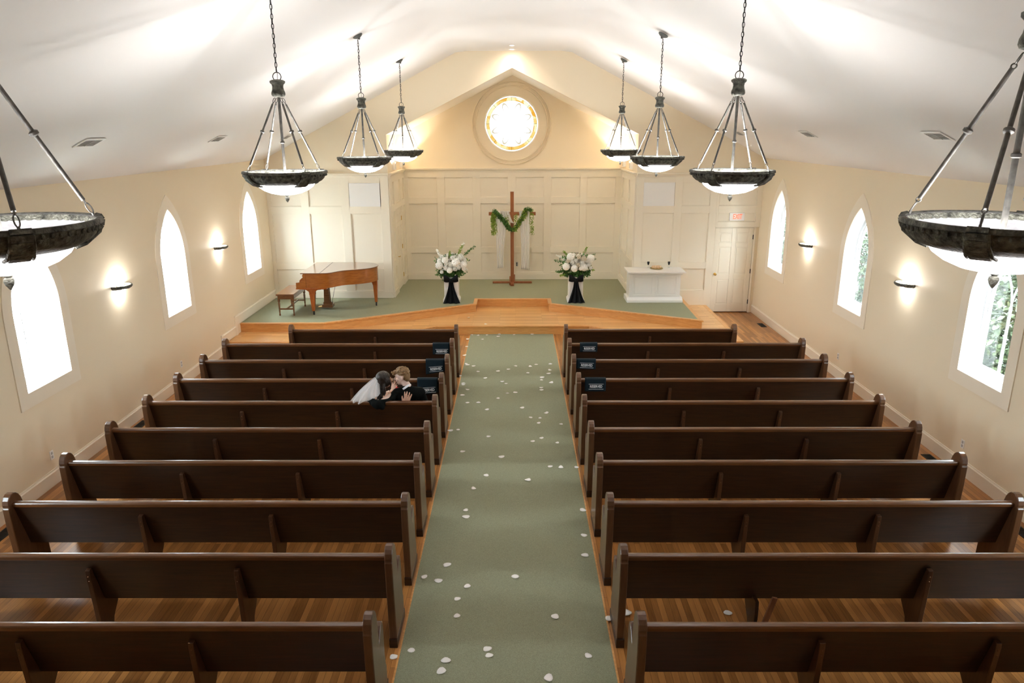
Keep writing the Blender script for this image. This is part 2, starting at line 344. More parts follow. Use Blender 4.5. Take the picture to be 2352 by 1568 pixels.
# panelling
def panelling(cols, rows, y, x0, x1, zb, parent, axis='y', t=.034, sgn=1, crown=3.335, name='panelling', bb=.15):
    """rails and stiles standing proud of the wall; cols/rows are the sunk fields"""
    m = MB()
    def bx(a0, a1, z0, z1, d0, d1):
        if a1-a0 < .001 or z1-z0 < .001: return
        if axis == 'y': m.box(a0, a1, y-d1, y-d0, z0, z1)
        else: m.box(min(y+sgn*d0, y+sgn*d1), max(y+sgn*d0, y+sgn*d1), a0, a1, z0, z1)
    ztop = crown-.09
    edges = [x0]
    for a, b in cols: edges += [a, b]
    edges.append(x1)
    for i in range(0, len(edges), 2): bx(edges[i], edges[i+1], zb, ztop, 0, t)
    for a, b in cols:
        zz = [zb]
        for r0, r1 in rows: zz += [r0, r1]
        zz.append(ztop)
        for i in range(0, len(zz), 2): bx(a, b, zz[i], zz[i+1], 0, t)
        for r0, r1 in rows:   # quarter bead inside every field
            q = .014
            for (u0, u1, v0, v1) in ((a, b, r0, r0+q), (a, b, r1-q, r1), (a, a+q, r0, r1), (b-q, b, r0, r1)): bx(u0, u1, v0, v1, 0, t*.45)
    bx(x0, x1, zb, zb+bb, t, t+.01)
    bx(x0, x1, zb, ztop, .0, .003)
    o = m.build(name, M_PANEL, parent, bevel=.003, seg=1)
    m = MB()
    prof = [(0, ztop-.005), (t+.012, ztop-.005), (t+.02, ztop+.03), (t+.055, ztop+.06), (t+.06, crown), (0, crown)]
    if axis == 'y': m.prism([(y-a, z) for a, z in prof], 0, x0, x1)
    else: m.prism([(y+sgn*a, z) for a, z in prof], 1, x0, x1)
    m.build('crown_moulding', M_PANEL, parent)
    return o
ROWS = [(.555, 1.085), (1.245, 2.41), (2.575, 3.11)]
panelling([(-5.74, -5.035), (-4.85, -4.085), (-3.885, -3.17)], ROWS, YF, XL, AL, .38, wf)
panelling([(3.0, 3.727), (3.90, 4.56)], ROWS, YF, AR, 4.72, .0, wf)
panelling([(4.775, 5.655)], [(2.20, 2.41), (2.575, 3.11)], YF, 4.72, XR, 2.075, wf, bb=.01)
wab = MB(); n = 96; cx, cz, rr = -.095, 4.447, .71
out = [(AL, 0), (AR, 0), (AR, AS), (AX, AA), (AL, AS)]
angs = sorted(set([2*PI*k/n for k in range(n)] + [math.atan2(z-cz, x-cx) % (2*PI) for x, z in out]))
def hit(a):
    best = 1e9
    for k in range(5):
        (x1, z1), (x2, z2) = out[k], out[(k+1) % 5]; dx, dz = math.cos(a), math.sin(a); ex, ez = x2-x1, z2-z1
        det = dx*(-ez)+ex*dz
        if abs(det) < 1e-9: continue
        t = ((x1-cx)*(-ez)+ex*(z1-cz))/det; u = (dx*(z1-cz)-dz*(x1-cx))/det
        if t > 0 and -1e-6 <= u <= 1+1e-6: best = min(best, t)
    return (cx+best*math.cos(a), cz+best*math.sin(a))
for k in range(len(angs)):
    a, b = angs[k], angs[(k+1) % len(angs)]
    p = [(cx+rr*math.cos(a), cz+rr*math.sin(a)), (cx+rr*math.cos(b), cz+rr*math.sin(b)), hit(b), hit(a)]
    wab.prism(p, 1, YB, YB+.22)
wa = tag(wab.build('wall_alcove_back', M_WALL), kind='structure')
panelling([(-2.828, -2.07), (-1.872, -1.127), (-.929, -.195), (.003, .759), (.945, 1.713), (1.888, 2.644)], [(.571, 1.109), (1.263, 2.425), (2.585, 3.104)], YB, AL, AR, .38, wa)
m = MB(); m.box(AL-.15, AL, YF+.15, YB+.22, 0, AS+.02); wl = tag(m.build('wall_alcove_left', M_WALL), kind='structure')
m = MB(); m.box(AR, AR+.15, YF+.15, YB+.22, 0, AS+.02); wr = tag(m.build('wall_alcove_right', M_WALL), kind='structure')
panelling([(17.60, 17.98)], ROWS, AL, YF, 18.12, .38, wl, 'x', sgn=1)
panelling([(19.2, 19.62)], ROWS, AL, 19.08, YB, .38, wl, 'x', sgn=1)
panelling([(18.25, 18.95)], [(2.575, 3.11)], AL, 18.12, 19.08, 2.43, wl, 'x', sgn=1, bb=.01)
panelling([(17.66, 18.46), (18.68, 19.55)], ROWS, AR, YF, YB, .38, wr, 'x', sgn=-1)
m = MB(); m.prism([(AL-.15, AS-.074), (AL, AS), (AX, AA), (AR, AS), (AR+.15, AS-.074), (AR+.15, AS+.1), (AX, AA+.15), (AL-.15, AS+.1)], 1, YF+.15, YB+.22)
tag(m.build('ceiling_alcove', M_TRIM), kind='structure')
# rose window
rw = empty('window_9', (cx, YB, cz), kind='structure')
m = MB(); m.lathe([(rr-.004, .12), (rr-.004, .13), (.001, .13), (.001, .12), (rr-.004, .12)], seg=96)
o = m.build('stained_pane', M_STAIN, rw); o.data.transform(Matrix.Rotation(-PI/2, 4, 'X'))
def rring(r, w_, d0, d1, name, mt, n=96):
    m = MB(); m.lathe([(r-w_/2, d0), (r-w_*.25, d1), (r+w_*.25, d1), (r+w_/2, d0), (r-w_/2, d0)], seg=n)
    o = m.build(name, mt, rw, smooth=True); o.data.transform(Matrix.Rotation(PI/2, 4, 'X')); return o
rring(1.012, .03, 0, .05, 'ring_moulding', M_WALL); rring(.925, .03, 0, .05, 'ring_moulding', M_WALL)
rring(.70, .045, -.02, .012, 'window_frame', M_TRIM)
m = MB()
for r in (.575, .655): m.tube([(r*math.cos(2*PI*k/64), .11, r*math.sin(2*PI*k/64)) for k in range(64)], .003, 4, closed=True)
for k in range(8):
    a = PI/4*k+.0; m.bar((.57*math.cos(a), .11, .57*math.sin(a)), (.7*math.cos(a), .11, .7*math.sin(a)), .006, .006)
m.build('lead_came', M_DARK, rw)
m = MB(); m.lathe([(rr-.002, 0), (rr-.002, .12)], seg=96); o = m.build('window_lining', M_TRIM, rw, solid=.003); o.data.transform(Matrix.Rotation(-PI/2, 4, 'X'))
ld = bpy.data.lights.new('rose_portal', 'AREA'); ld.shape = 'DISK'; ld.size = 1.4; ld.cycles.is_portal = True
lo = bpy.data.objects.new('rose_portal', ld); C.objects.link(lo); lo.location = (cx, YB+.16, cz); lo.rotation_euler = (-PI/2, 0, 0)
# doors
def sixpanel(name, w_, h, root):
    """leaf in local x (0..w), y (front at 0, thickness behind), z"""
    m = MB(); m.box(0, w_, .004, .04, 0, h)
    st = .11*w_/.9; mid = .10; pw = (w_-2*st-mid)/2
    rows = [(.0, .19), (.80, .93), (1.58, 1.68), (h-.11, h)]
    for a, b in ((0, st), (st+pw, st+pw+mid), (w_-st, w_)): m.box(a, b, -.006, .0041, 0, h)
    for x0 in (st, st+pw+mid):
        for a, b in rows: m.box(x0, x0+pw, -.0058, .0041, a, b)
    for x0 in (st, st+pw+mid):
        for z0, z1 in ((.19, .80), (.93, 1.58), (1.68, h-.11)):
            m.box(x0+.03, x0+pw-.03, -.004, .004, z0+.03, z1-.03)
    return m.build(name, M_PANEL, root, bevel=.003, seg=1)
d1 = empty('door_1', (4.74, YF, .02), kind='structure'); sixpanel('door_leaf', .908, 2.035, d1)
m = MB(); m.box(-.01, .92, .05, .12, -.02, 2.06); m.build('door_backing', M_DARKHOLE, d1)
def knob(root, x, z, y=-.006):
    m = MB(); m.lathe([(0, 0), (.032, 0), (.032, .006), (.012, .01), (.011, .04), (.024, .05), (.03, .065), (.024, .08), (0, .085)], seg=20)
    o = m.build('door_knob', M_BRASS, root, smooth=True); o.rotation_euler = (PI/2, 0, 0); o.location = (x, y, z)
knob(d1, .06, .93)
for z in (.25, 1.0, 1.82):
    m = MB(); m.box(.895, .915, -.02, -.004, z-.05, z+.05); m.tube([(.905, -.02, z-.055), (.905, -.02, z+.055)], .007, 8); m.build('hinge', M_DARK, d1)
m = MB()
for a, b, c2, d in ((-.07, -.004, -.02, 2.1), (.913, .96, -.02, 2.1), (-.07, .96, 2.042, 2.1)): m.box(a, b, -.026, 0, c2, d)
m.build('door_casing', M_PANEL, d1, bevel=.003)
d2 = empty('door_2', (AL, 18.17, .40), kind='structure'); d2.rotation_euler = (0, 0, PI/2)
sixpanel('door_leaf', .86, 1.985, d2).location = (0, -.012, 0)
m = MB(); m.box(-.05, 0, -.026, 0, -.02, 2.03); m.box(.86, .91, -.026, 0, -.02, 2.03); m.box(-.05, .91, -.026, 0, 1.99, 2.04); m.build('door_casing', M_PANEL, d2)
m = MB(); m.tube([(.14, -.02, .84), (.14, -.06, .84)], .01, 8); m.tube([(.14, -.06, .84), (.24, -.065, .845)], [.009, .007], 8); m.lathe([(0, 0), (.028, 0), (.026, .01), (0, .01)], (.14, -.03, .84)); m.build('door_lever', M_BRASS, d2, smooth=True)
for z in (.26, 1.0, 1.73):
    m = MB(); m.box(.85, .875, -.035, -.018, z-.055, z+.055); m.build('hinge', M_BRASS, d2)
# baseboards
def baseboard(name, segs, x, sgn):
    m = MB()
    for y0, y1, z in segs:
        prof = [(0, z), (.016, z), (.016, z+.155), (.024, z+.16), (.024, z+.172), (.013, z+.185), (.010, z+.2), (0, z+.2)]
        m.prism([(x-sgn*a, b) for a, b in prof], 1, y0, y1)
    tag(m.build(name, M_TRIM), kind='structure')
baseboard('baseboard_left', [(YR, 14.0, 0), (14.0, 14.75, .2), (14.75, YF, .4)], XL, -1)
m = MB(); m.box(XL, XL+.021, 13.93, 14.03, .0, .4); m.box(XL, XL+.021, 14.70, 14.80, .19, .6); tag(m.build('trim_1', M_TRIM), kind='structure')
baseboard('baseboard_right', [(YR, YF, 0)], XR, 1)
# stage
G = dict(A=(XL, 15.0), B=(-4.07, 15.0), Cc=(-.93, 16.77), D=(-.93, 17.29), E=(.79, 17.29), F=(.79, 16.80), G=(3.98, 15.17), H=(4.02, YF))
top = [G[k] for k in 'A B Cc D E F G H'.split()]
full = top+[(AR, YF), (AR, YB), (AL, YB), (AL, YF), (XL, YF)]
m = MB(); m.prism(full, 2, 0, .352); st = tag(m.build('stage_platform', M_RISER), kind='structure')
def offset(pts, d):
    out = []
    for i, p in enumerate(pts):
        p = Vector(p); a = Vector(pts[i-1]) if i else None; b = Vector(pts[i+1]) if i < len(pts)-1 else None
        ns = []
        for u, v in ((a, p), (p, b)):
            if u is not None and v is not None:
                e = (v-u).normalized(); ns.append(Vector((-e.y, e.x)))
        nn = ns[0] if len(ns) == 1 else (ns[0]+ns[1])/(1+ns[0].dot(ns[1]))
        out.append(p+nn*d)
    return out
inn = offset(top, .065); ou = offset(top, -.022)
m = MB(); m.prism([tuple(p) for p in inn]+full[8:], 2, .352, .378); m.build('stage_carpet', M_CARPET, st)
m = MB()
for i in range(7): m.prism([tuple(ou[i]), tuple(ou[i+1]), tuple(inn[i+1]), tuple(inn[i])], 2, .352, .381)
m.build('stage_nosing', M_OAK, st, bevel=.004)
low = [(XL, 14.22), (-3.3, 14.22), (-1.74, 15.44), (1.60, 15.46), (3.2, 14.23), (4.58, 14.23), (4.62, YF)]
lowp = low+[(4.0, YF), (3.95, 15.3), (.8, 17.0), (.8, 17.35), (-.95, 17.35), (-.95, 16.9), (-4.1, 15.1), (XL, 15.1)]
m = MB(); m.prism(lowp, 2, 0, .165); ls = tag(m.build('stage_step', M_RISER), kind='structure')
lo_ = offset(low, -.022); li = offset(low, .07)
m = MB(); m.prism([tuple(p) for p in li]+lowp[7:], 2, .165, .19); m.build('step_boards', M_STEP, ls)
m = MB()
for i in range(6): m.prism([tuple(lo_[i]), tuple(lo_[i+1]), tuple(li[i+1]), tuple(li[i])], 2, .165, .191)
m.build('step_nosing', M_OAK, ls, bevel=.004)
# aisle carpet
m = MB(); m.box(-.987, .82, YR, 15.45, 0, .008); ac = m.build('aisle_carpet', M_CARPET); tag(ac, 'long sage green carpet runner down the middle aisle to the stage step', 'carpet')
m = MB(); m.box(-1.003, -.987, YR, 15.45, 0, .011); m.build('edge_strip', M_OAK, ac)
m = MB(); m.box(.82, .836, YR, 15.45, 0, .011); m.build('edge_strip', M_OAK, ac)
# ---------------------------------------------------------------- pews
ROW0, PITCHY = 12.653, .9
def rowy(i): return ROW0-PITCHY*i
ENDP = [(-.10, .08), (-.118, .35), (-.138, .62), (-.142, .845), (-.132, .862), (-.136, .885), (-.126, .925), (-.105, .955), (-.075, .975), (-.04, .978),
        (-.005, .962), (.025, .935), (.048, .895), (.064, .84), (.074, .77), (.08, .69), (.086, .605), (.13, .645), (.175, .69), (.21, .706), (.24, .69), (.256, .64),
        (.262, .58), (.263, .48), (.268, .36), (.285, .27), (.305, .235), (.312, .08)]
def pew_end(t0, t1, root):
    m = MB(); m.prism(ENDP, 0, t0, t1); o = m.build('pew_end', M_PEWE, root, bevel=.009, seg=3)
    m = MB(); m.prism([(-.112, 0), (.33, 0), (.33, .085), (-.112, .085)], 0, t0-.003, t1+.003); m.build('plinth', M_PEW, o, bevel=.004)
def support(x, root, broken=False):
    if not broken:
        P = [(-.045, 0), (-.065, .4), (-.088, .70), (-.085, .742), (-.05, .75), (-.045, .72), (.052, .39), (.26, .405), (.27, .34), (.23, .24), (.14, .14), (.10, 0)]
        m = MB(); m.prism(P, 0, x-.021, x+.021); o = m.build('support', M_SUP, root, bevel=.004)
        [MB().ball((x, yy, zz), .006, 8, 6).build('screw_head', M_SCREW, o) for yy, zz in ((-.087, .685), (-.084, .64))]
    else:
        m = MB(); m.prism([(-.04, 0), (-.06, .3), (-.05, .42), (.22, .42), (.25, .34), (.21, .24), (.12, .14), (.09, 0)], 0, x-.16, x-.13); m.build('support', M_PEW, root, bevel=.004)
        m = MB(); m.bar((x-.15, -.10, .0), (x-.03, -.125, .515), .045, .022, up=(0, 1, 0)); m.build('loose_slat', M_SLAT, root, bevel=.003)
def make_pew(x0, x1, sups, label, group, broken=None):
    """x0<x1 outer faces of the two ends"""
    root = empty('church_pew', (0, 0, 0), label, 'pew', group); T = .066
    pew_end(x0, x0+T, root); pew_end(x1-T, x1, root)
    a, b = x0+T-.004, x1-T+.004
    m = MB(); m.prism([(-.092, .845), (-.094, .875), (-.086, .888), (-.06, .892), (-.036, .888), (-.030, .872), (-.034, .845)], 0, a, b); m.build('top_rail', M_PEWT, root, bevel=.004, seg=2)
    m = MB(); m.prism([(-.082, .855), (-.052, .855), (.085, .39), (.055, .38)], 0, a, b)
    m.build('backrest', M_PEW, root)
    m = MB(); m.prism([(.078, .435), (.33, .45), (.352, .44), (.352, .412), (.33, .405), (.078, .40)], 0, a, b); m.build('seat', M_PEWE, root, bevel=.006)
    for i, x in enumerate(sups): support(x, root, broken == i)
    return root
RW = ['front row', 'second row', 'third row', 'fourth row', 'fifth row', 'sixth row', 'seventh row', 'eighth row', 'ninth row', 'tenth row']
EXTRA = {('L', 3): ', just ahead of the couple', ('L', 4): ', where the couple sit',
         ('R', 8): ', loose slat behind', ('L', 9): ', nearest the camera', ('R', 9): ', nearest the camera'}
def plabel(s, i):
    return 'dark %spew %s of the aisle, %s from stage%s' % ('short ' if i == 0 else '', 'left' if s == 'L' else 'right', RW[i], EXTRA.get((s, i), ''))
GL, GR = 'dark wooden pews left of the aisle', 'dark wooden pews right of the aisle'
LS, RS = [-3.60, -2.348], [2.205, 3.468]
p0 = make_pew(-4.03, -1.022, [-2.51], plabel('L', 0), GL); p0.location.y = rowy(0)
p0 = make_pew(.864, 3.92, [2.395], plabel('R', 0), GR); p0.location.y = rowy(0)
pl = make_pew(-4.867, -1.022, LS, plabel('L', 1), GL); pl.location.y = rowy(1)
pr = make_pew(.864, 4.788, RS, plabel('R', 1), GR); pr.location.y = rowy(1)
for i in range(2, 10):
    for s, src in (('L', pl), ('R', pr)):
        if s == 'R' and i == 8: o = make_pew(.864, 4.788, RS, '', GR, broken=0)
        else: o = dup(src)
        o.location.y = rowy(i); o['label'] = plabel(s, i)
# reserved cloths
def text(body, size, parent, mt, name='lettering', ext=.0008):
    cu = bpy.data.curves.new(name, 'FONT'); cu.body = body; cu.size = size; cu.extrude = ext; cu.align_x = 'CENTER'; cu.align_y = 'CENTER'; cu.materials.append(mt)
    cu.offset = size*.012
    t = bpy.data.objects.new(name, cu); C.objects.link(t); dg = bpy.context.evaluated_depsgraph_get()
    me = bpy.data.meshes.new_from_object(t.evaluated_get(dg)); bpy.data.objects.remove(t)
    if not me.materials: me.materials.append(mt)
    o = bpy.data.objects.new(name, me); C.objects.link(o); o.parent = parent; return o
def cloth(i, x0, x1, drop, side, skew=0, tz=.10):
    root = empty('reserved_cloth', ((x0+x1)/2, rowy(i), .885), 'dark teal RESERVED cloth hung over the %s pew %s of the aisle' % (['', 'second', 'third', 'fourth'][i], side), 'cloth', 'reserved cloths over the pew backs')
    W = (x1-x0)/2; m = MB()
    def fn(u, v):
        x = -W+2*W*u; s = -.14+v*(.14+drop)
        wv = .004*math.sin(u*9+i)*max(0, min(1, (s-.02)*4))
        if s < 0: y, z = -.018, s+.006
        elif s < .075: y, z = -.018-s*1.12, .0125+.004*math.sin(s/.075*PI)
        else: d = s-.075; y, z = -.103+d*.02-wv, .008-d+skew*(u-.5)*max(0, min(1, d*5))
        return (x, y, z)
    m.grid(fn, 12, 26); m.build('cloth_panel', M_NAVY, root, smooth=True, solid=.003)
    t = text('RESERVED', .043, root, M_LETTER); t.location = (.01, -.113, -tz); t.rotation_euler = (PI/2, -skew*1.5, 0); t.scale = (.92, 1.25, 1)
    m = MB(); m.box(-.105, .105, -.0008, .0008, .036, .0395); m.box(-.105, .105, -.0008, .0008, -.0395, -.036)
    b = m.build('ruled_line', M_LETTER, root); b.location = (.01, -.113, -tz); b.rotation_euler = (0, -skew*1.5, 0)
cloth(1, -1.375, -1.093, .26, 'left', tz=.12); cloth(2, -1.385, -1.092, .28, 'left', skew=.06, tz=.13); cloth(3, -1.40, -1.108, .30, 'left', skew=.05, tz=.15)
cloth(1, 1.067, 1.357, .22, 'right', tz=.075); cloth(2, .935, 1.235, .22, 'right', skew=-.02, tz=.075); cloth(3, .985, 1.283, .26, 'right', tz=.10)
# ---------------------------------------------------------------- chandeliers
def make_chandelier(rot, power):
    root = empty('chandelier')
    prof = [(.352, -.012), (.365, 0), (.385, 0), (.388, -.020), (.374, -.025), (.370, -.040), (.360, -.050), (.352, -.068), (.328, -.090), (.296, -.106), (.275, -.115), (.262, -.118), (.256, -.110), (.288, -.093), (.324, -.062), (.343, -.036), (.352, -.012)]
    m = MB(); m.lathe(prof, seg=64)
    for k in range(64):   # beaded relief under the lip
        a = 2*PI*k/64; m.ball((.372*math.cos(a), .372*math.sin(a), -.036), (.010, .010, .012), 6, 4)
    o = m.build('bowl_rim', M_IRON, root, smooth=True)
    m = MB(); m.lathe([(.360, -.004), (.345, -.034), (.32, -.060), (.284, -.090), (.252, -.108)], seg=48); m.build('rim_lining', M_INNER, root, smooth=True, solid=.002)
    m = MB(); m.lathe([(.268, -.108), (.245, -.142), (.20, -.174), (.14, -.200), (.07, -.215), (0, -.219)], seg=48); m.build('glass_bowl', M_GLOW, root, smooth=True, solid=.004)
    m = MB(); m.lathe([(0, -.214), (.016, -.217), (.018, -.228), (.010, -.234), (.019, -.240), (.021, -.252), (.016, -.268), (.006, -.284), (0, -.29)], seg=16); m.build('finial', M_IRON, root, smooth=True)
    for k in range(4):
        a = rot+k*PI/2; ca, sa = math.cos(a), math.sin(a)
        def q(r, z, t=0): return (r*ca-t*sa, r*sa+t*ca, z)
        m = MB(); P = [(.380, .002), (.390, -.018), (.383, -.045), (.366, -.068), (.338, -.094), (.300, -.115), (.268, -.130), (.252, -.126)]
        for (r0, z0), (r1, z1) in zip(P[:-1], P[1:]): m.bar(q(r0, z0), q(r1, z1), .075, .016, up=(ca, sa, .6))
        m.tube([q(.388, -.02, .037), q(.368, -.07, .04), q(.305, -.117, .045), q(.258, -.131, .05)], .008, 6); m.tube([q(.388, -.02, -.037), q(.368, -.07, -.04), q(.305, -.117, -.045), q(.258, -.131, -.05)], .008, 6)
        m.build('bracket', M_IRON, root, smooth=True)
        # rod: link, tube with collar, link
        A, B = Vector(q(.366, .0)), Vector(q(.034, .652)); d = (B-A).normalized()
        m = MB(); p0, p1 = A+d*.075, B-d*.07; mid = A+(B-A)*.54
        m.tube([p0, p0+(p1-p0)*.5, p1], .0095, 10); m.tube([mid-d*.012, mid-d*.006, mid+d*.006, mid+d*.012], [.011, .02, .02, .011], 12)
        for c2, (L2, up) in ((A+d*.035, (.026, 0)), (A+d*.068, (.01, 1)), (B-d*.03, (.022, 0)), (B-d*.062, (.01, 1))):
            s2 = d.orthogonal().normalized() if not up else d.cross(d.orthogonal()).normalized()
            m.tube([c2+d*(L2*math.cos(t))+s2*(.0095*math.sin(t)) for t in [2*PI*j/12 for j in range(12)]], .0032, 5, closed=True)
        m.tube([A+Vector((0, 0, -.005)), A+d*.012], .006, 6)
        m.build('rod', M_ROD, root, smooth=True)
    m = MB(); m.tube([(0, 0, -.15), (0, 0, .66)], .0125, 12); m.tube([(0, 0, .245), (0, 0, .25), (0, 0, .262), (0, 0, .267)], [.013, .02, .02, .013], 12); m.build('stem', M_ROD, root, smooth=True)
    m = MB(); m.lathe([(0, .65), (.03, .652), (.055, .66), (.062, .675), (.06, .695), (.052, .715), (.048, .74), (.052, .76), (.060, .768), (.067, .775), (.068, .79), (.05, .80), (.02, .805), (0, .805)], seg=28); m.build('crown_cap', M_IRON, root, smooth=True)
    m = MB(); m.tube([(.037*math.cos(t), 0, .828+.037*math.sin(t)) for t in [2*PI*j/24 for j in range(24)]], .0042, 6, closed=True); m.build('hanging_ring', M_DARK, root, smooth=True)
    m = MB(); z = .868; k = 0; top_ = 1.54
    while z < top_:
        s = (1, 0) if k % 2 else (0, 1); z1 = z+.04
        m.tube([(s[0]*.0105*math.sin(t), s[1]*.0105*math.sin(t), (z+z1)/2+.025*math.cos(t)) for t in [2*PI*j/12 for j in range(12)]], .0032, 5, closed=True)
        z += .04; k += 1
    m.tube([(.006*math.sin(i*.9), .006*math.cos(i*.9), .80+i*.04) for i in range(21)], .0022, 5)
    m.build('chain', M_DARK, root, smooth=True)
    sl = .5106*(1 if rot < 0 else 1); m = MB()
    m.lathe([(0, 1.545), (.012, 1.55), (.018, 1.565), (.055, 1.583), (.07, 1.595), (.07, 1.61), (0, 1.61)], seg=28); o = m.build('canopy', M_CANOPY, root, smooth=True)
    return root
def tilt_canopy(root, side):
    for ch in root.children:
        if ch.name.startswith('canopy'):
            T = Matrix.Translation((0, 0, 1.60)) @ Matrix.Rotation(-side*-.472 if False else (side*.472), 4, 'Y') @ Matrix.Translation((0, 0, -1.60)); ch.matrix_local = T
def bulb(root, power, z=-.085, col=(1, .985, .965), r=.045):
    ld = bpy.data.lights.new('bulb', 'POINT'); ld.energy = power; ld.color = col; ld.shadow_soft_size = r
    o = bpy.data.objects.new('bulb', ld); C.objects.link(o); o.parent = root; o.location = (0, 0, z)
    for k in (0,): pass
chL = make_chandelier(math.radians(45), LAMP); chR = make_chandelier(math.radians(45.01), LAMP)
CHY = [14.5, 10.75, 7.0, 3.05]; CW = ['farthest, beside the round window', 'second from the stage', 'third from the stage', 'nearest the camera, cut by the photo edge']
for side, src, X in ((-1, chL, -2.148), (1, chR, 2.015)):
    for k, y in enumerate(CHY):
        o = src if k == 0 else dup(src)
        o.location = (X, y, 3.93); tilt_canopy(o, side)
        tag(o, 'lit iron bowl chandelier in the %s row, %s' % ('left' if side < 0 else 'right', CW[k]), 'chandelier', 'iron bowl chandeliers hanging in two rows')
for o in [o for o in C.objects if o.name.startswith('chandelier')]: bulb(o, LAMP*(.22 if o.location.y < 4 else 1.35 if o.location.y > 14 else 1))
# ---------------------------------------------------------------- wall sconces
def sconce(x, y, z, s, label):
    root = empty('wall_sconce', (x, y, z), label, 'wall lamp', 'half-bowl wall sconces'); root.rotation_euler = (0, 0, 0 if s < 0 else PI)
    m = MB(); m.lathe([(.172, .014), (.192, .016), (.196, -.006), (.184, -.024), (.16, -.040), (.142, -.046), (.145, -.036), (.168, -.012), (.172, .014)], seg=28, a0=-PI/2, a1=PI/2)
    m.box(0, .012, -.05, .05, -.06, .02)
    m.build('sconce_rim', M_IRON, root, smooth=True)
    m = MB(); m.lathe([(.145, -.025), (.12, -.05), (.08, -.068), (.03, -.075), (0, -.076)], seg=24, a0=-PI/2, a1=PI/2); m.build('glass_bowl', M_GLOW, root, smooth=True, solid=.003)
    m = MB(); m.ball((.05, 0, -.072), (.008, .008, .012), 8, 6); m.build('finial', M_IRON, root)
    ld = bpy.data.lights.new('sconce_bulb', 'POINT'); ld.energy = 4.5; ld.color = (1, .97, .94); ld.shadow_soft_size = .02
    o = bpy.data.objects.new('sconce_bulb', ld); C.objects.link(o); o.parent = root; o.location = (.09, 0, .005)
    ld = bpy.data.lights.new('sconce_glow', 'POINT'); ld.energy = 1.4; ld.color = (1, .97, .94); ld.shadow_soft_size = .03
    o = bpy.data.objects.new('sconce_glow', ld); C.objects.link(o); o.parent = root; o.location = (.09, 0, -.11)
sconce(XL, 10.53, 2.115, -1, 'lit half-bowl sconce on the left wall between the two nearer windows')
sconce(XL, 14.28, 2.115, -1, 'lit half-bowl sconce on the left wall near the farthest window')
sconce(XR, 10.6, 2.115, 1, 'lit half-bowl sconce on the right wall between the two nearer windows')
sconce(XR, 14.4, 2.115, 1, 'lit half-bowl sconce on the right wall near the farthest window')
# recessed ceiling lights
for y, t in ((16.35, 'nearer the camera'), (17.1, 'nearer the front wall')):
    root = empty('recessed_light', (AX, y, ZC), 'small round recessed ceiling light, the one %s' % t, 'ceiling light', 'recessed lights in the flat ceiling')
    m = MB(); m.lathe([(.045, .001), (.045, -.006), (.07, -.008), (.075, 0)], seg=24); m.build('trim_ring', M_WHITE, root, smooth=True)
    m = MB(); m.lathe([(0, -.003), (.046, -.003)], seg=24); m.build('lens', M_GLOW, root)
    ld = bpy.data.lights.new('downlight', 'SPOT'); ld.energy = 40 if y < 17 else 9; ld.spot_size = 1.6; ld.spot_blend = 1; ld.color = (1, .83, .70); ld.shadow_soft_size = .15
    o = bpy.data.objects.new('downlight', ld); C.objects.link(o); o.parent = root; o.location = (0, 0, -.02); o.rotation_euler = (math.radians(52), 0, 0)
# ---------------------------------------------------------------- vents, outlets, small wall things
SLL = math.atan2(ZC-ZW, CL-XL); SLR = math.atan2(ZC-ZW, XR-CR)
def ceiling_vent(x, y, side, label):
    z = gz(x); root = empty('ceiling_vent', (x, y, z-.004), label, 'vent', 'ceiling vents along the sloping ceiling')
    root.rotation_euler = (0, -SLL if side < 0 else SLR, 0)
    m = MB(); W, H = .10, .20
    m.box(-W, W, -H, -H+.03, -.01, 0); m.box(-W, W, H-.03, H, -.01, 0); m.box(-W, -W+.025, -H+.03, H-.03, -.01, 0); m.box(W-.025, W, -H+.03, H-.03, -.01, 0)
    m.build('vent_frame', M_WHITE, root)
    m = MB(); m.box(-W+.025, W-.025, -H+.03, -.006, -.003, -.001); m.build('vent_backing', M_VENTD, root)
    m = MB(); m.box(-W+.025, W-.025, .006, H-.03, -.003, -.001); m.build('vent_backing', M_GREYM, root)
    m = MB()
    for k in range(6): xx = -W+.035+k*.025; m.box(xx, xx+.004, -H+.03, H-.03, -.009, -.0035)
    m.box(-W+.025, W-.025, -.006, .006, -.0095, -.001)
    m.build('louvre', M_GREYM, root)
for y, t in ((8.57, 'nearest the camera'), (12.3, 'middle one'), (16.03, 'farthest')):
    ceiling_vent(-4.82, y, -1, 'white louvred ceiling vent above the left wall, '+t); ceiling_vent(4.66, y-.15, 1, 'white louvred ceiling vent above the right wall, '+t)
def floor_vent(x, y, label):
    root = empty('floor_vent', (x, y, 0), label, 'vent', 'dark floor registers by the walls')
    m = MB(); m.box(-.065, .065, -.16, -.14, 0, .007); m.box(-.065, .065, .14, .16, 0, .007); m.box(-.065, -.05, -.16, .16, 0, .007); m.box(.05, .065, -.16, .16, 0, .007); m.box(-.065, .065, -.16, .16, 0, .002)
    for k in range(9): yy = -.13+k*.03; m.box(-.05, .05, yy, yy+.012, 0, .006)
    m.build('register_grille', M_DARK, root)
floor_vent(5.62, 16.2, 'dark floor register by the right wall near the exit door'); floor_vent(5.62, 9.1, 'dark floor register by the right wall beside the fifth pew')
floor_vent(5.60, 7.25, 'dark floor register by the right wall beside the seventh pew'); floor_vent(-5.7, 10.35, 'dark floor register by the left wall, farther one'); floor_vent(-5.68, 7.2, 'dark floor register by the left wall, nearer one')
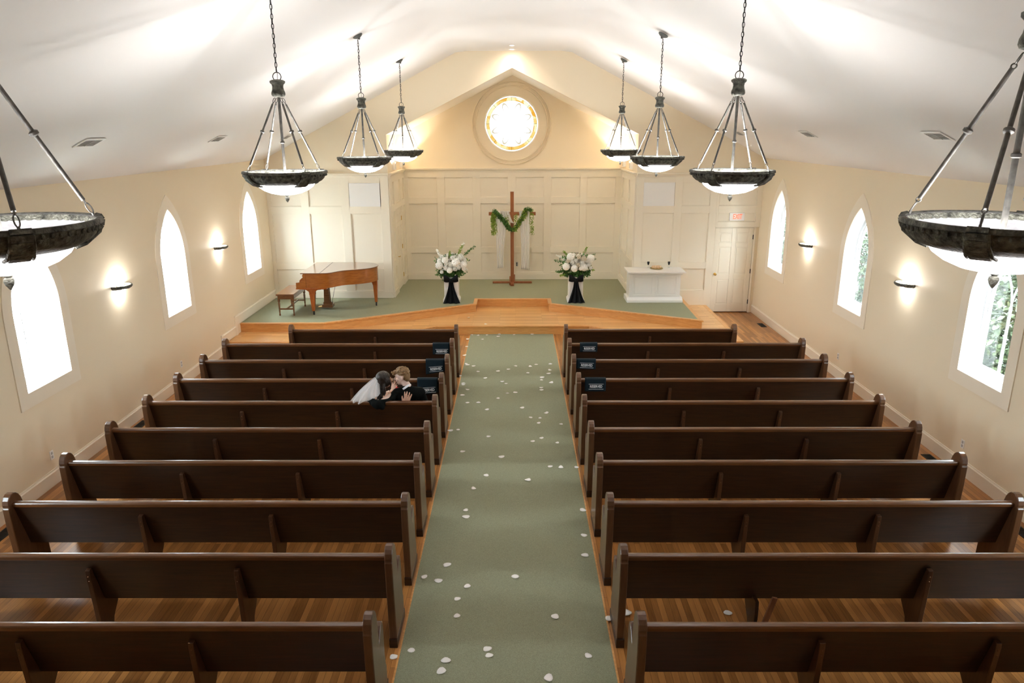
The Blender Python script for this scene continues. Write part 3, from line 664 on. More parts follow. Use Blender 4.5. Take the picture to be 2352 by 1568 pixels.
def outlet(x, y, z, rz, label, mt=M_WHITE):
    root = empty('wall_outlet', (x, y, z), label, 'outlet', 'wall power outlets'); root.rotation_euler = (0, 0, rz)
    m = MB(); m.box(-.036, .036, -.006, 0, -.058, .058); m.build('cover_plate', mt, root, bevel=.003)
    for zz in (-.024, .024):
        m = MB(); m.prism([(-.016, zz-.01), (-.01, zz-.017), (.01, zz-.017), (.016, zz-.01), (.016, zz+.01), (.01, zz+.017), (-.01, zz+.017), (-.016, zz+.01)], 1, -.008, -.005); m.build('socket', M_GREYM if mt is M_WHITE else M_DARK, root)
outlet(XL, 8.43, .385, PI/2, 'white outlet low on the left wall under the nearest window'); outlet(XL, 12.15, .39, PI/2, 'white outlet low on the left wall under the middle window')
outlet(XR, 8.75, .385, -PI/2, 'white outlet low on the right wall under the nearest window'); outlet(XR, 12.55, .39, -PI/2, 'white outlet low on the right wall under the middle window')
outlet(.035, YB, .79, 0, 'metal outlet on the alcove wall beside the cross', M_GREYM)
outlet(-3.88+.0, YF, .72, 0, 'white outlet on the front wall behind the piano')
def uplight(xw, y, sg, label):
    root = empty('wall_uplight', (xw, y, 3.47), label, 'wall lamp', 'small uplights high on the alcove walls')
    m = MB(); x0, x1 = sorted((0, sg*.07))
    m.box(x0, x1, -.06, -.052, -.09, .09); m.box(x0, x1, .052, .06, -.09, .09); m.box(x0, x1, -.052, .052, -.09, -.082); m.box(*sorted((sg*.062, sg*.07)), -.052, .052, -.082, .09); m.box(*sorted((0, sg*.008)), -.052, .052, -.082, .09)
    m.build('lamp_case', M_WHITE, root)
    m = MB(); m.box(*sorted((sg*.0705, sg*.073)), -.03, .03, -.07, .07); m.build('front_plate', M_GREYM, root)
    ld = bpy.data.lights.new('uplight_bulb', 'SPOT'); ld.energy = UPL; ld.spot_size = 2.75; ld.spot_blend = .25; ld.color = (1, .87, .74); ld.shadow_soft_size = .03
    o = bpy.data.objects.new('uplight_bulb', ld); C.objects.link(o); o.parent = root; o.location = (sg*.16, 0, .10); o.rotation_euler = (0, PI-sg*.5, 0)
UPL = 17
uplight(AR, 19.35, -1, 'small white uplight high on the right alcove wall, nearer the round window'); uplight(AR, 18.2, -1, 'small white uplight high on the right alcove wall, nearer the pews')
uplight(AL, 19.35, 1, 'added unseen uplight high on the left alcove wall, nearer the round window'); uplight(AL, 18.2, 1, 'added unseen uplight high on the left alcove wall, nearer the pews')  # left pair unseen, added as a mirror of the right to brighten the alcove
for x0, x1, t in ((-3.90, -3.15, 'left'), (2.99, 3.72, 'right')):
    m = MB(); m.box(x0, x1, YF-.034, YF-.0215, 2.57, 3.12); tag(m.build('speaker_panel', M_WHITE, bevel=.004), 'flat pale fabric speaker panel in the upper %s front wall' % t, 'speaker panel', 'pale speaker panels')
# exit sign
es = empty('exit_sign', (5.215, YF, 2.32), 'white exit sign with red letters above the right-hand door', 'sign')
m = MB(); m.box(-.175, .175, -.05, -.0, -.092, .092); m.build('sign_case', M_WHITE, es, bevel=.006)
t = text('EXIT', .17, es, M_RED); t.location = (.01, -.053, 0); t.rotation_euler = (PI/2, 0, 0); t.scale = (.62, .95, 1)
# ---------------------------------------------------------------- altar
al = empty('altar_table', (3.28, 17.1, .38), 'white panelled altar table at the right end of the stage', 'altar')
m = MB(); m.box(-.60, .60, -.14, .30, .08, .70); m.build('altar_body', M_WHITE, al)
for a in (-.53, .03):
    m = MB(); b = a+.50
    for (x0, x1, z0, z1) in ((a, b, .14, .175), (a, b, .595, .63), (a, a+.035, .175, .595), (b-.035, b, .175, .595)): m.box(x0, x1, -.155, -.138, z0, z1)
    m.box(a+.06, b-.06, -.146, -.138, .20, .57); m.build('front_panel', M_WHITE, al, bevel=.004)
m = MB(); m.prism([(-.235, 0), (-.235, .05), (-.20, .075), (-.155, .10), (-.14, .11), (.30, .11), (.30, 0)], 0, -.655, .655); m.build('base_moulding', M_WHITE, al)
m = MB(); m.box(-.675, .675, -.34, .31, .715, .75); m.box(-.63, .63, -.20, .30, .66, .716); m.build('table_top', M_WHITE, al, bevel=.006)
def goblet(x, y, label):
    g = empty('goblet', (x, y, 1.13), label, 'goblet', 'dark goblets on the altar')
    m = MB(); m.lathe([(0, 0), (.03, 0), (.03, .004), (.006, .01), (.005, .06), (.012, .065)], seg=16); m.build('stem', M_GLASSY, g, smooth=True)
    m = MB(); m.lathe([(.0, .06), (.015, .065), (.024, .09), (.029, .12), (.03, .14), (.026, .14), (.024, .12), (.0, .075)], seg=16); m.build('cup', M_DARK, g, smooth=True)
M_GLASSY = mat('pale_stoneware', (.7, .68, .62), .3)
goblet(3.17, 17.33, 'dark goblet at the left end of the altar top'); goblet(3.66, 17.33, 'dark goblet at the right end of the altar top')
pt = empty('bread_plate', (3.34, 17.18, 1.13), 'round woven plate in the middle of the altar top', 'plate')
M_STRAW = mat('straw', (.5, .38, .15), .6, var=.3, vs=40)
m = MB(); m.lathe([(0, 0), (.11, 0), (.15, .012), (.152, .018), (.11, .008), (0, .008)], seg=32); m.build('plate_dish', M_STRAW, pt, smooth=True)
M_BREAD = mat('bread_crust', (.75, .53, .33), .7, var=.2, vs=20)
br = MB()
for k in range(5): br.ball((-.07+k*.035, .012*(-1)**k, .045), (.05, .055, .035+.01*(k % 2)), 12, 8)
tag(br.build('bread_loaf', M_BREAD, None, (3.34, 17.18, 1.125), smooth=True), 'round loaf of pale bread on the altar plate', 'bread')
# ---------------------------------------------------------------- piano
pn = empty('grand_piano', (-4.65, 15.62, .38), 'brown wooden baby grand piano with closed lid on the left of the stage', 'piano')
def spline(P, n=6):
    out = []
    for i in range(len(P)-1):
        p0 = Vector(P[max(i-1, 0)]); p1 = Vector(P[i]); p2 = Vector(P[i+1]); p3 = Vector(P[min(i+2, len(P)-1)])
        for k in range(n):
            t = k/n; out.append(tuple(.5*((2*p1)+(-p0+p2)*t+(2*p0-5*p1+4*p2-p3)*t*t+(-p0+3*p1-3*p2+p3)*t**3)))
    out.append(tuple(P[-1])); return out
bent = spline([(0, 0), (.25, -.005), (.50, .005), (.63, .06), (.74, .20), (.86, .32), (1.05, .40), (1.25, .50), (1.40, .63), (1.49, .82), (1.50, 1.02), (1.40, 1.20), (1.25, 1.31), (1.08, 1.36), (.9, 1.375)], 5)
case = [(.03, .01)]+[p for p in bent[1:]]+[(0.03, 1.375)]
def inset(P, d):
    cx_, cy_ = .7, .7; return [((x-cx_)*(1-d)+cx_, (y-cy_)*(1-d)+cy_) for x, y in P]
m = MB(); m.prism(inset(case, .015), 2, .62, .93); m.build('case', M_PIANO, pn, smooth=True)
lidp = bent+[(0, 1.375)]
m = MB(); m.prism([p for p in inset(lidp, -.012)], 2, .932, .952); o = m.build('lid', M_LID, pn, bevel=.005)
m = MB(); m.bar((.415, -.012, .9535), (.375, 1.385, .9535), .006, .002); m.build('lid_hinge', M_DARK, o)
# cheeks with scrolled arm profile and key slip
arm = spline([(.05, .93), (.03, .90), (.035, .86), (.04, .82), (.01, .775), (-.06, .745), (-.115, .738)], 4)
for y0, y1 in ((-.0, .05), (1.325, 1.375)):
    m = MB(); m.prism(arm+[(-.12, .735), (-.12, .62), (.1, .62), (.1, .93)], 1, y0, y1); m.build('key_cheek', M_PIANO, pn, bevel=.004)
m = MB(); m.box(-.105, .06, .05, 1.325, .62, .70); m.build('key_slip', M_PIANO, pn)
m = MB(); m.prism([(-.06, .70), (-.05, .78), (.0, .83), (.06, .86), (.06, .70)], 1, .05, 1.325); m.build('fallboard', M_PIANO, pn)
m = MB(); m.box(-.125, .55, -.012, 1.39, .595, .622); m.build('base_moulding', M_PLEG, pn, bevel=.004)
def pleg(x, y, bx_=0):
    m = MB(); m.prism([(x-.26, .595), (x+.22, .595), (x+.20, .575), (x+.12, .565), (x+.07, .53), (x+.06, .48), (x-.06, .48), (x-.07, .53), (x-.13, .57), (x-.24, .58)], 1, y-.045, y+.045)
    m.bar((x, y, .48), (x, y, .09), .115, .105, up=(0, 1, 0), w2=.062, h2=.062)
    m.box(x-.062, x+.062, y-.056, y+.056, .46, .49)
    o = m.build('leg', M_PLEG, pn, bevel=.004)
    m = MB(); m.tube([(x, y, .10), (x, y, .05)], [.022, .018], 10); m.tube([(x-.014, y+.01, .028), (x+.014, y+.01, .028)], .028, 14); m.build('caster', M_DARK, o)
pleg(.20, .10); pleg(.22, 1.25)
m = MB(); x, y = 1.42, .98
m.prism([(x-.20, .62), (x+.05, .62), (x+.05, .48), (x-.05, .48), (x-.07, .55), (x-.13, .585)], 1, y-.045, y+.045); m.bar((x, y, .50), (x, y, .09), .10, .10, up=(0, 1, 0), w2=.06, h2=.06); o = m.build('leg', M_PLEG, pn, bevel=.004)
m = MB(); m.tube([(x, y, .10), (x, y, .05)], [.022, .018], 10); m.tube([(x-.014, y, .028), (x+.014, y, .028)], .028, 14); m.build('caster', M_DARK, o)
m = MB(); m.box(.27, .47, .66, .74, .10, .16)
m.box(.25, .49, .60, .80, .045, .115)
for yy in (.655, .745): m.bar((.36, yy, .60), (.36, yy, .11), .10, .03, up=(0, 1, 0), w2=.14)
m.tube([(.40, .70, .60), (.40, .70, .10)], .012, 8); ly = m.build('pedal_lyre', M_BENCH, pn, bevel=.003)
for yy in (.655, .70, .745):
    m = MB(); m.bar((.27, yy, .06), (.15, yy, .045), .028, .012, w2=.04); m.build('pedal', M_BRASS, ly, bevel=.003)
m = MB(); m.tube([(.45, .70, .10), (.58, .70, .62)], .005, 6); m.build('lyre_brace', M_ROD, ly)
# bench
bn = empty('piano_bench', (-5.02, 15.62, .38), 'dark brown wooden piano bench on the left of the grand piano', 'bench')
m = MB(); m.box(-.205, .185, -.02, .98, .455, .49); m.build('seat', M_BENCH, bn, bevel=.006)
m = MB(); m.box(-.18, .16, .02, .94, .37, .456); m.build('apron', M_BENCH, bn)
for x in (-.165, .145):
    for y in (.04, .92):
        m = MB(); m.lathe([(0, 0), (.018, 0), (.02, .03), (.012, .05), (.016, .08), (.02, .2), (.024, .28), (.014, .30), (.026, .32), (.026, .46)], (x, y, 0), 12); m.build('leg', M_BENCH, bn, smooth=True)
m = MB(); m.bar((-.165, .04, .15), (.145, .04, .15), .02, .03); m.bar((-.165, .92, .15), (.145, .92, .15), .02, .03); m.bar((-.01, .04, .15), (-.01, .92, .15), .02, .03); m.build('stretcher', M_BENCH, bn)
# ---------------------------------------------------------------- cross
cr = empty('standing_cross', (-.085, 19.2, .38), 'tall brown wooden cross standing in the alcove under the round window', 'cross')
m = MB(); m.box(-.045, .045, -.045, .045, .04, 2.39); m.build('upright', M_CROSS, cr, bevel=.003)
m = MB(); m.box(-.605, .61, -.055, -.015, 1.79, 1.875); m.build('crossbar', M_CROSS, cr, bevel=.003)
m = MB(); m.box(-.52, -.045, -.045, .045, 0, .045); m.box(.045, .52, -.045, .045, 0, .045); m.box(-.045, .045, -.40, .40, 0, .045); m.bar((-.06, -.36, .05), (-.06, -.05, .16), .03, .08); m.bar((.06, .0, .05), (.06, .10, .2), .03, .08); m.build('foot', M_CROSS, cr, bevel=.003)
# chiffon drape
dr = empty('chiffon_drape', (-.085, 19.2, 2.2), 'sheer white chiffon draped over the arms of the cross', 'drape')
def sheet(P0, P1, nu, nv, folds, amp, name, ph=0):
    """P0,P1: functions of v giving left and right edge points; folds run down v"""
    m = MB()
    def fn(u, v):
        a, b = Vector(P0(v)), Vector(P1(v)); p = a.lerp(b, u); p.y += amp*math.sin(u*folds*2*PI+ph+v*1.5)
        return tuple(p)
    m.grid(fn, nu, nv); return m.build(name, M_DRAPE, dr, smooth=True, solid=.003)
sheet(lambda v: (-.43+.03*v, -.07, .09-1.50*v), lambda v: (-.16-.06*v+.02*math.sin(v*6), -.07, .09-1.48*v), 30, 20, 4, .018, 'hanging_tail')
sheet(lambda v: (.18+.06*math.sin(v*2), -.075, .09-1.52*v), lambda v: (.46-.01*v, -.075, .09-1.56*v+.02*math.sin(v*9)), 30, 20, 4, .018, 'hanging_tail', 1)
def bez(a, b, c2, t): a, b, c2 = Vector(a), Vector(b), Vector(c2); return a*(1-t)**2+b*2*t*(1-t)+c2*t*t
sheet(lambda v: bez((-.26, -.08, .075), (-.02, -.12, -.52), (.44, -.08, .075), v), lambda v: bez((-.06, -.08, .08), (.02, -.10, -.72), (.30, -.08, .08), v) if False else bez((-.08, -.075, .08), (.06, -.10, -.10 if False else -.20), (.22, -.075, .08), v)*1.0+Vector((0, 0, -.16*math.sin(PI*v))), 14, 30, 2.5, .014, 'swag')
m = MB(); m.box(-.27, -.06, -.105, -.0, .078, .084); m.box(.2, .45, -.105, 0, .078, .084); m.build('over_bar_fold', M_DRAPE, dr)
# garland
def leafy(m, path, n, r, size, up=0, droop=0):
    for k in range(n):
        t = random.random()*(len(path)-1); i = min(int(t), len(path)-2); p = Vector(path[i]).lerp(Vector(path[i+1]), t-i)
        rr_ = r*random.random()**.5; a = random.random()*2*PI
        p = p+Vector((rr_*math.cos(a), random.uniform(-r, r)*.7, rr_*math.sin(a)-droop*random.random()))
        d = Vector((random.gauss(0, 1), random.gauss(0, 1), random.gauss(0, 1)-up)).normalized(); s = d.orthogonal().normalized(); s.rotate(Matrix.Rotation(random.random()*6, 3, d)) if False else None
        L = size*random.uniform(.6, 1.3); W = L*.32; nn = d.cross(s)
        m.add([p, p+d*L*.45+s*W+nn*W*.3, p+d*L, p+d*L*.45-s*W+nn*W*.3], [(0, 1, 2), (0, 2, 3)])
ga = empty('leaf_garland', (-.085, 19.1, 2.2), 'green leafy garland swagged across the cross and hanging from its arms', 'garland')
gp = [bez((-.46, -.03, .10), (-.18, -.02, -.18), (-.10, -.02, -.33), k/8) for k in range(9)]+[bez((-.10, -.02, -.33), (.03, -.02, -.48), (.13, -.02, -.28), k/8) for k in range(1, 9)]+[bez((.13, -.02, -.28), (.33, -.02, -.02), (.36, -.02, .13), k/8) for k in range(1, 9)]+[(.44, -.02, .14), (.50, -.02, .10)]
m = MB(); leafy(m, gp, 2600, .042, .036); leafy(m, gp[:10], 700, .06, .036); m.build('swag_leaves', M_LEAF, ga)
m = MB(); leafy(m, gp[12:24], 420, .055, .05); leafy(m, [(-.47, 0, .05), (-.49, 0, -.1), (-.49, 0, -.50)], 520, .055, .045, up=1.5); leafy(m, [(-.45, 0, .02), (-.44, 0, -.5)], 110, .05, .04, up=1.5); leafy(m, [(.50, 0, .1), (.52, 0, -.5)], 230, .06, .035, up=1.5); leafy(m, [(-.14, 0, .0), (-.12, 0, -.2)], 70, .05, .035, up=1); leafy(m, [(.1, 0, .0), (.08, 0, -.2)], 70, .05, .035, up=1); m.build('trailing_leaves', M_LEAF2, ga)
m = MB(); m.tube(gp, .006, 5); m.build('stem', M_LEAF, ga)
# ---------------------------------------------------------------- pedestals, sashes, flowers
def pedestal(x, y, side, dx):
    p = empty('pedestal', (x, y, .38), 'white column pedestal on the %s of the cross under the flowers' % side, 'pedestal', 'white flower pedestals'); p.rotation_euler = (0, 0, dx)
    m = MB(); m.box(-.168, .168, -.15, .15, .10, .56); m.build('shaft', M_WHITE, p, bevel=.008)
    for k in range(5):
        m = None
    m = MB()
    for k in range(6):
        for s2 in (-1, 1): m.box(-.145+k*.054, -.125+k*.054, s2*.15-.006, s2*.15+.006, .12, .54)
    m.build('fluting', M_WHITE, p)
    m = MB(); m.box(-.20, .20, -.185, .185, 0, .07); m.box(-.185, .185, -.165, .165, .07, .10); m.build('base', M_WHITE, p, bevel=.005)
    m = MB(); m.box(-.182, .182, -.168, .168, .56, .60); m.build('capital', M_WHITE, p, bevel=.005)
    s = empty('black_sash', (x, y-.17, .38), 'black satin sash tied in a bow round the %s flower pedestal' % side, 'sash', 'black sashes on the pedestals')
    m = MB()
    def tail(u, v):
        wd = (.05+.15*v**1.5)*(1+.0); xx = (u-.5)*2*wd+.012*(1 if side == 'left' else 1)*v; return (xx, -.02-.035*v-.018*math.sin(u*3*2*PI)*(.4+v)-(.06*v**6), .50-.49*v)
    m.grid(tail, 24, 20); m.build('sash_tail', M_BLACKCLOTH, s, smooth=True, solid=.004)
    m = MB()
    for sg in (-1, 1):
        def lp(u, v, sg=sg):
            a = u*2*PI; rr_ = .035+.075*math.sin(v*PI*.62); return (sg*(.01+.155*v), -.03+.035*math.cos(a)*(.4+v*.6)-.01, .545+rr_*math.sin(a)*.75+.05*v+.006*math.sin(a*4))
        m.grid(lp, 16, 8)
    m.ball((0, -.045, .53), (.04, .03, .05), 12, 8)
    m.build('bow', M_BLACKCLOTH, s, smooth=True, solid=.004)
    m = MB(); m.box(-.172, .172, .008, .014, .50, .555); m.build('sash_band', M_BLACKCLOTH, s)
    return p
pedestal(-1.51, 17.06, 'left', .0); pedestal(1.42, 17.08, 'right', .0)
def bloom_mesh(kind):
    m = MB(); n = 70 if kind else 34
    for k in range(n):
        z = 1-2*(k+.5)/n; a = k*2.399963; r = math.sqrt(1-z*z); d = Vector((r*math.cos(a), r*math.sin(a), z))
        if kind: m.ball(d*.85, .22, 6, 4)
        else:
            s = d.orthogonal().normalized(); t = d.cross(s)
            m.add([d*.35, d*.8+s*.42, d*1.02, d*.8-s*.42, d*.75+t*.4, d*.75-t*.4], [(0, 1, 2, 3), (0, 4, 2, 5)])
    if not kind: m.ball((0, 0, 0), .72, 10, 8)
    else: m.ball((0, 0, 0), .9, 10, 8)
    me = m.build('bloom', M_FLOWER, smooth=True); d = me.data; bpy.data.objects.remove(me); return d
BM = [bloom_mesh(0), bloom_mesh(1)]; BM2 = BM[0].copy(); BM2.materials[0] = M_CREAMFL
def flowers(x, y, side, blooms, sprigs, seed):
    random.seed(seed)
    f = empty('flower_arrangement', (x, y, 1.0), 'bouquet of white flowers and greenery on the pedestal %s of the cross' % side, 'flowers', 'white flower arrangements')
    for (bx_, bz, r, kd) in blooms:
        o = bpy.data.objects.new('bloom', BM2 if kd == 2 else BM[kd]); C.objects.link(o); o.parent = f; r *= .9; o.scale = (r, r, r); o.location = (bx_, -.05-.16*math.sqrt(max(0, 1-(bx_/.45)**2-((bz-.3)/.38)**2))-.02*random.random(), bz); o.rotation_euler = (random.random()*3, random.random()*3, random.random()*3)
    for j in range(46):
        a = random.random()*2*PI; r = random.uniform(.035, .06); o = bpy.data.objects.new('bloom', BM[j % 2]); C.objects.link(o); o.parent = f; o.scale = (r, r, r)
        q_ = random.random()**.5; o.location = (.33*math.cos(a)*q_, random.uniform(.02, .12)-.22*(1-q_*q_), .29+.21*math.sin(a)*q_); o.rotation_euler = (a, a*2, 0)
    m = MB(); leafy(m, [(-.3, 0, .1), (-.1, -.08, .02), (.1, -.08, .02), (.3, 0, .12)], 380, .08, .07); leafy(m, [(-.25, 0, .3), (.25, 0, .3)], 380, .2, .07)
    m.ball((0, 0, .075), (.12, .12, .07), 12, 8); m.build('foliage', M_LEAF, f)
    for (a, b, n2, mt) in sprigs:
        m = MB(); A, B = Vector(a), Vector(b); m.tube([A, (A+B)/2+Vector((0, 0, .02)), B], .004, 5); leafy(m, [A.lerp(B, .3), B], n2, .022, .035); m.build('sprig', mt, f)
flowers(-1.50, 17.04, 'left', [(-.27, .27, .10, 1), (-.13, .40, .085, 1), (.0, .30, .075, 0), (.12, .35, .115, 1), (.05, .45, .07, 0), (.23, .46, .10, 0), (.29, .30, .095, 1), (-.21, .48, .062, 0), (-.22, .12, .055, 0), (-.03, .17, .08, 1), (-.12, .22, .07, 0), (.10, .21, .075, 0), (.30, .20, .07, 0), (-.10, .33, .07, 0), (.18, .24, .07, 0), (.32, .40, .06, 0), (-.27, .38, .06, 1)],
        [((.2, -.05, .4), (.55, -.05, .70), 90, M_LEAF), ((.1, -.05, .4), (.27, -.03, .72), 80, M_LEAF2), ((-.2, -.05, .35), (-.33, -.05, .62), 80, M_FLOWER), ((-.08, -.05, .35), (-.02, -.05, .58), 60, M_LEAF2), ((-.2, -.05, .15), (-.36, -.1, .02), 60, M_LEAF), ((.2, -.05, .3), (.38, -.05, .38), 60, M_LEAF2), ((.22, 0, .55), (.30, 0, .78), 40, M_FLOWER), ((-.1, -.1, .1), (-.2, -.12, -.07), 25, M_LEAF), ((.2, -.05, .2), (.37, -.08, .16), 40, M_FLOWER)], 3)
flowers(1.42, 17.06, 'right', [(-.14, .47, .10, 1), (-.24, .24, .095, 1), (-.05, .20, .09, 1), (.18, .22, .095, 1), (.33, .42, .10, 1), (-.10, .34, .065, 0), (.05, .46, .06, 2), (.16, .42, .08, 2), (.03, .28, .065, 2), (.14, .34, .07, 0), (.12, .28, .06, 0), (-.02, .38, .06, 0), (.28, .28, .055, 0), (.10, .20, .055, 1), (-.20, .37, .055, 2), (.33, .20, .05, 0), (.24, .37, .06, 0)],
        [((-.15, -.05, .35), (-.46, -.05, .48), 90, M_FLOWER), ((-.2, -.05, .3), (-.52, -.08, .36), 45, M_LEAF), ((-.15, -.05, .4), (-.29, -.02, .58), 80, M_LEAF2), ((-.1, -.05, .15), (-.46, -.1, .10), 110, M_LEAF), ((-.1, -.05, .1), (-.36, -.1, .0), 80, M_LEAF2), ((.2, 0, .4), (.45, 0, .50), 40, M_LEAF), ((.2, 0, .3), (.46, 0, .38), 40, M_LEAF), ((.1, -.05, .15), (.32, -.12, .02), 90, M_LEAF), ((.15, 0, .45), (.26, 0, .66), 40, M_LEAF2), ((.25, 0, .2), (.42, -.05, .12), 60, M_LEAF2)], 5)
# ---------------------------------------------------------------- petals
random.seed(11)
PET = [(.23, 10.6), (.38, 10.58), (.48, 10.78), (.35, 10.37), (.69, 10.33), (-.86, 10.11), (-.965, 10.09), (-.4, 9.86), (.37, 9.8), (.24, 9.69), (.59, 9.64), (-.74, 9.34), (-.2, 9.17), (.45, 8.87), (.6, 8.84), (.80, 8.85), (-.38, 8.62), (.16, 8.49), (-.52, 8.25), (-.59, 7.71), (-.57, 7.55), (.79, 7.71), (.75, 7.15), (.73, 6.76), (-.71, 6.58), (-.92, 6.37), (-.76, 6.31), (-.47, 6.22), (-.01, 6.38), (-.56, 6.02), (-.54, 5.77), (.36, 5.76), (-.9, 5.3), (-.25, 5.32), (-.23, 5.24), (.61, 5.23), (-.59, 5.18), (-.61, 5.05), (.26, 4.97), (-.95, 15.38), (-.81, 15.33), (-.62, 15.37), (-.35, 15.42), (-.38, 15.25), (-.7, 15.03), (-.94, 13.32), (-.92, 13.25), (-.8, 13.18), (-.69, 12.85), (-.32, 12.88), (-.14, 12.98), (-.55, 12.48), (-.92, 12.2), (-.91, 12.12), (-.23, 12.29), (-.17, 12.18), (-.82, 11.87), (-.14, 11.69), (-.29, 11.44), (-.9, 11.6), (-.79, 11.24), (-.61, 11.25), (-.46, 10.93), (-.03, 15.4), (.36, 15.42), (0.0, 13.18), (.39, 13.27), (.66, 13.3), (.28, 13.15), (.64, 12.93), (.22, 12.76), (.61, 12.72), (.47, 12.51), (.46, 12.37), (.63, 12.22), (.44, 11.96), (.44, 11.85), (-.01, 11.73), (.1, 11.01), (.49, 10.8)]
def petal_mesh(s):
    random.seed(s); m = MB(); a0 = random.random()*6; cu = random.uniform(.35, .8)
    n = 12; vs = [(0, 0, .002)]
    for ring_ in (.5, 1):
        for k in range(n):
            a = 2*PI*k/n; r = ring_*(1+.16*math.sin(a+a0)+.10*math.sin(3*a+a0*2)); x, y = r*math.cos(a), .74*r*math.sin(a)
            vs.append((x*.036, y*.042, .002+cu*.009*(x*x if s % 2 else .4*(x*x+y*y))))
    fs = [(0, 1+k, 1+(k+1) % n) for k in range(n)]+[(1+k, 1+n+k, 1+n+(k+1) % n, 1+(k+1) % n) for k in range(n)]
    m.add(vs, fs); o = m.build('petal', M_PETAL, smooth=True, solid=.0012); d = o.data; bpy.data.objects.remove(o); return d
PM = [petal_mesh(k) for k in range(5)]
def petal(x, y, z, label, group, s=None):
    o = bpy.data.objects.new('petal', PM[random.randrange(5)]); C.objects.link(o); o.location = (x, y, z+.0022)
    s = s or random.uniform(.8, 1.2); o.scale = (s, s, s); o.rotation_euler = (random.gauss(0, .03), random.gauss(0, .03), random.random()*6.28)
    mo = o.modifiers.new('solid', 'SOLIDIFY'); mo.thickness = .0012; mo.offset = 0
    tag(o, label, 'petal', group); return o
random.seed(5)
ORD = ['front', 'second', 'third', 'fourth', 'fifth', 'sixth', 'seventh', 'eighth', 'ninth', 'tenth']
for x, y in PET:
    i = round((ROW0-y)/PITCHY); side = 'near the left edge' if x < -.6 else 'left of centre' if x < -.15 else 'in the middle' if x < .2 else 'right of centre' if x < .55 else 'near the right edge'
    where = 'ahead of the front pews' if i < 0 else 'level with the %s pews' % ORD[min(i, 9)]
    petal(x, y, .008, 'white petal on the aisle carpet, %s, %s' % (side, where), 'white petals on the aisle carpet '+where)
for x, y, t in ((-1.015, 15.03, 'beside the stage step'), (-1.01, 14.47, 'near the step'), (-1.012, 13.85, 'ahead of the front pew'), (-1.012, 12.6, 'beside the front pew'), (-1.04, 5.23, 'beside the ninth pew')): petal(x, y, 0.011 if x > -1.02 else 0, 'white petal on the wood strip left of the aisle carpet, '+t, 'white petals on the left floor strip')
petal(.85, 5.73, .009, 'white rose petal on the wood strip right of the aisle carpet', None, 1.2)
petal(1.95, 5.82, 0, 'white petal alone on the floor behind the ninth right-hand pew', None, 1.1)
petal(1.0, 5.82, 0, 'large white petal behind the aisle end of the ninth right-hand pew', None, 1.7)
petal(-.65, 15.59, .19, 'white petal on the front edge of the lower wooden step', None); petal(-1.07, 16.2, .19, 'white petal farther back on the lower wooden step', None)
# ---------------------------------------------------------------- the couple
def blob(name, caps, balls, mt, parent=None, vox=.009, it=6, fac=.5):
    m = MB()
    for a, ra, b, rb in caps:
        a, b = Vector(a), Vector(b); n = max(2, int((b-a).length/(.35*min(ra, rb)))+1); n = min(n, 40)
        for k in range(n+1): t = k/n; m.ball(a.lerp(b, t), ra+(rb-ra)*t, 12, 8)
    for bb in balls: m.ball(bb[0], bb[1], 20, 14, bb[2] if len(bb) > 2 else None)
    me = bpy.data.meshes.new(name); me.from_pydata(m.v, [], m.f); me.validate(); me.materials.append(mt)
    o = bpy.data.objects.new(name, me); C.objects.link(o)
    if parent: o.parent = parent
    r = o.modifiers.new('remesh', 'REMESH'); r.mode = 'VOXEL'; r.voxel_size = vox; r.use_smooth_shade = True
    s = o.modifiers.new('smooth', 'SMOOTH'); s.iterations = it; s.factor = fac
    return o
def frame(fwd, up=(0, 0, 1)):
    f = Vector(fwd).normalized(); r = f.cross(Vector(up)).normalized(); u = r.cross(f); return Matrix((r, f, u)).transposed()   # columns right, forward, up
def head(c, fwd, up, s=1.0):
    """returns caps, balls for a head with brow, nose, chin, ears; c = centre"""
    M = frame(fwd, up); c = Vector(c)
    def q(x, y, z): return c+M @ Vector((x, y, z))*s
    balls = [(q(0, -.012, .03), (.074*s, .092*s, .088*s), M), (q(0, .025, -.03), (.058*s, .066*s, .078*s), M), (q(0, .062, -.088), (.024*s, .022*s, .018*s), M),
             (q(.076, -.018, -.012), (.009*s, .014*s, .024*s), M), (q(-.076, -.018, -.012), (.009*s, .014*s, .024*s), M), (q(.035, .055, -.03), (.028*s, .025*s, .028*s), M), (q(-.035, .055, -.03), (.028*s, .025*s, .028*s), M),
             (q(0, .074, .022), (.045*s, .014*s, .012*s), M), (q(0, .082, -.062), (.020*s, .013*s, .013*s), M)]
    caps = [(q(0, .082, .008), .008*s, q(0, .108, -.028), .0125*s), (q(.012, .09, -.034), .008*s, q(-.012, .09, -.034), .008*s), (q(0, .03, -.095), .02*s, q(0, .06, -.09), .02*s)]
    return caps, balls, q, M
def face_bits(q, M, s, parent, iris):
    for sx in (-1, 1):
        e = MB(); e.ball(q(sx*.031, .071, .004), (.015*s, .010*s, .008*s), 12, 8, M); o = e.build('closed_eyelid', M_SKIN if iris is M_IRISB else M_SKIN2, parent, smooth=True)
        e = MB(); e.tube([q(sx*.018, .080, .001), q(sx*.031, .083, -.003), q(sx*.045, .077, .0)], .0016*s, 5); e.build('eyelash', M_HAIRB, o)
        e = MB(); e.tube([q(sx*.012, .089, .024), q(sx*.03, .089, .031), q(sx*.048, .078, .025)], [.003*s, .0045*s, .002*s], 6); e.build('eyebrow', M_HAIRM if iris is M_IRISB else M_HAIRB, parent)
    e = MB(); e.tube([q(-.022, .087, -.060), q(0, .0965, -.056), q(.022, .087, -.060)], [.002*s, .005*s, .002*s], 8); e.tube([q(-.02, .087, -.062), q(0, .096, -.0655), q(.02, .087, -.062)], [.002*s, .006*s, .002*s], 8); e.build('lips', M_LIP, parent, smooth=True)
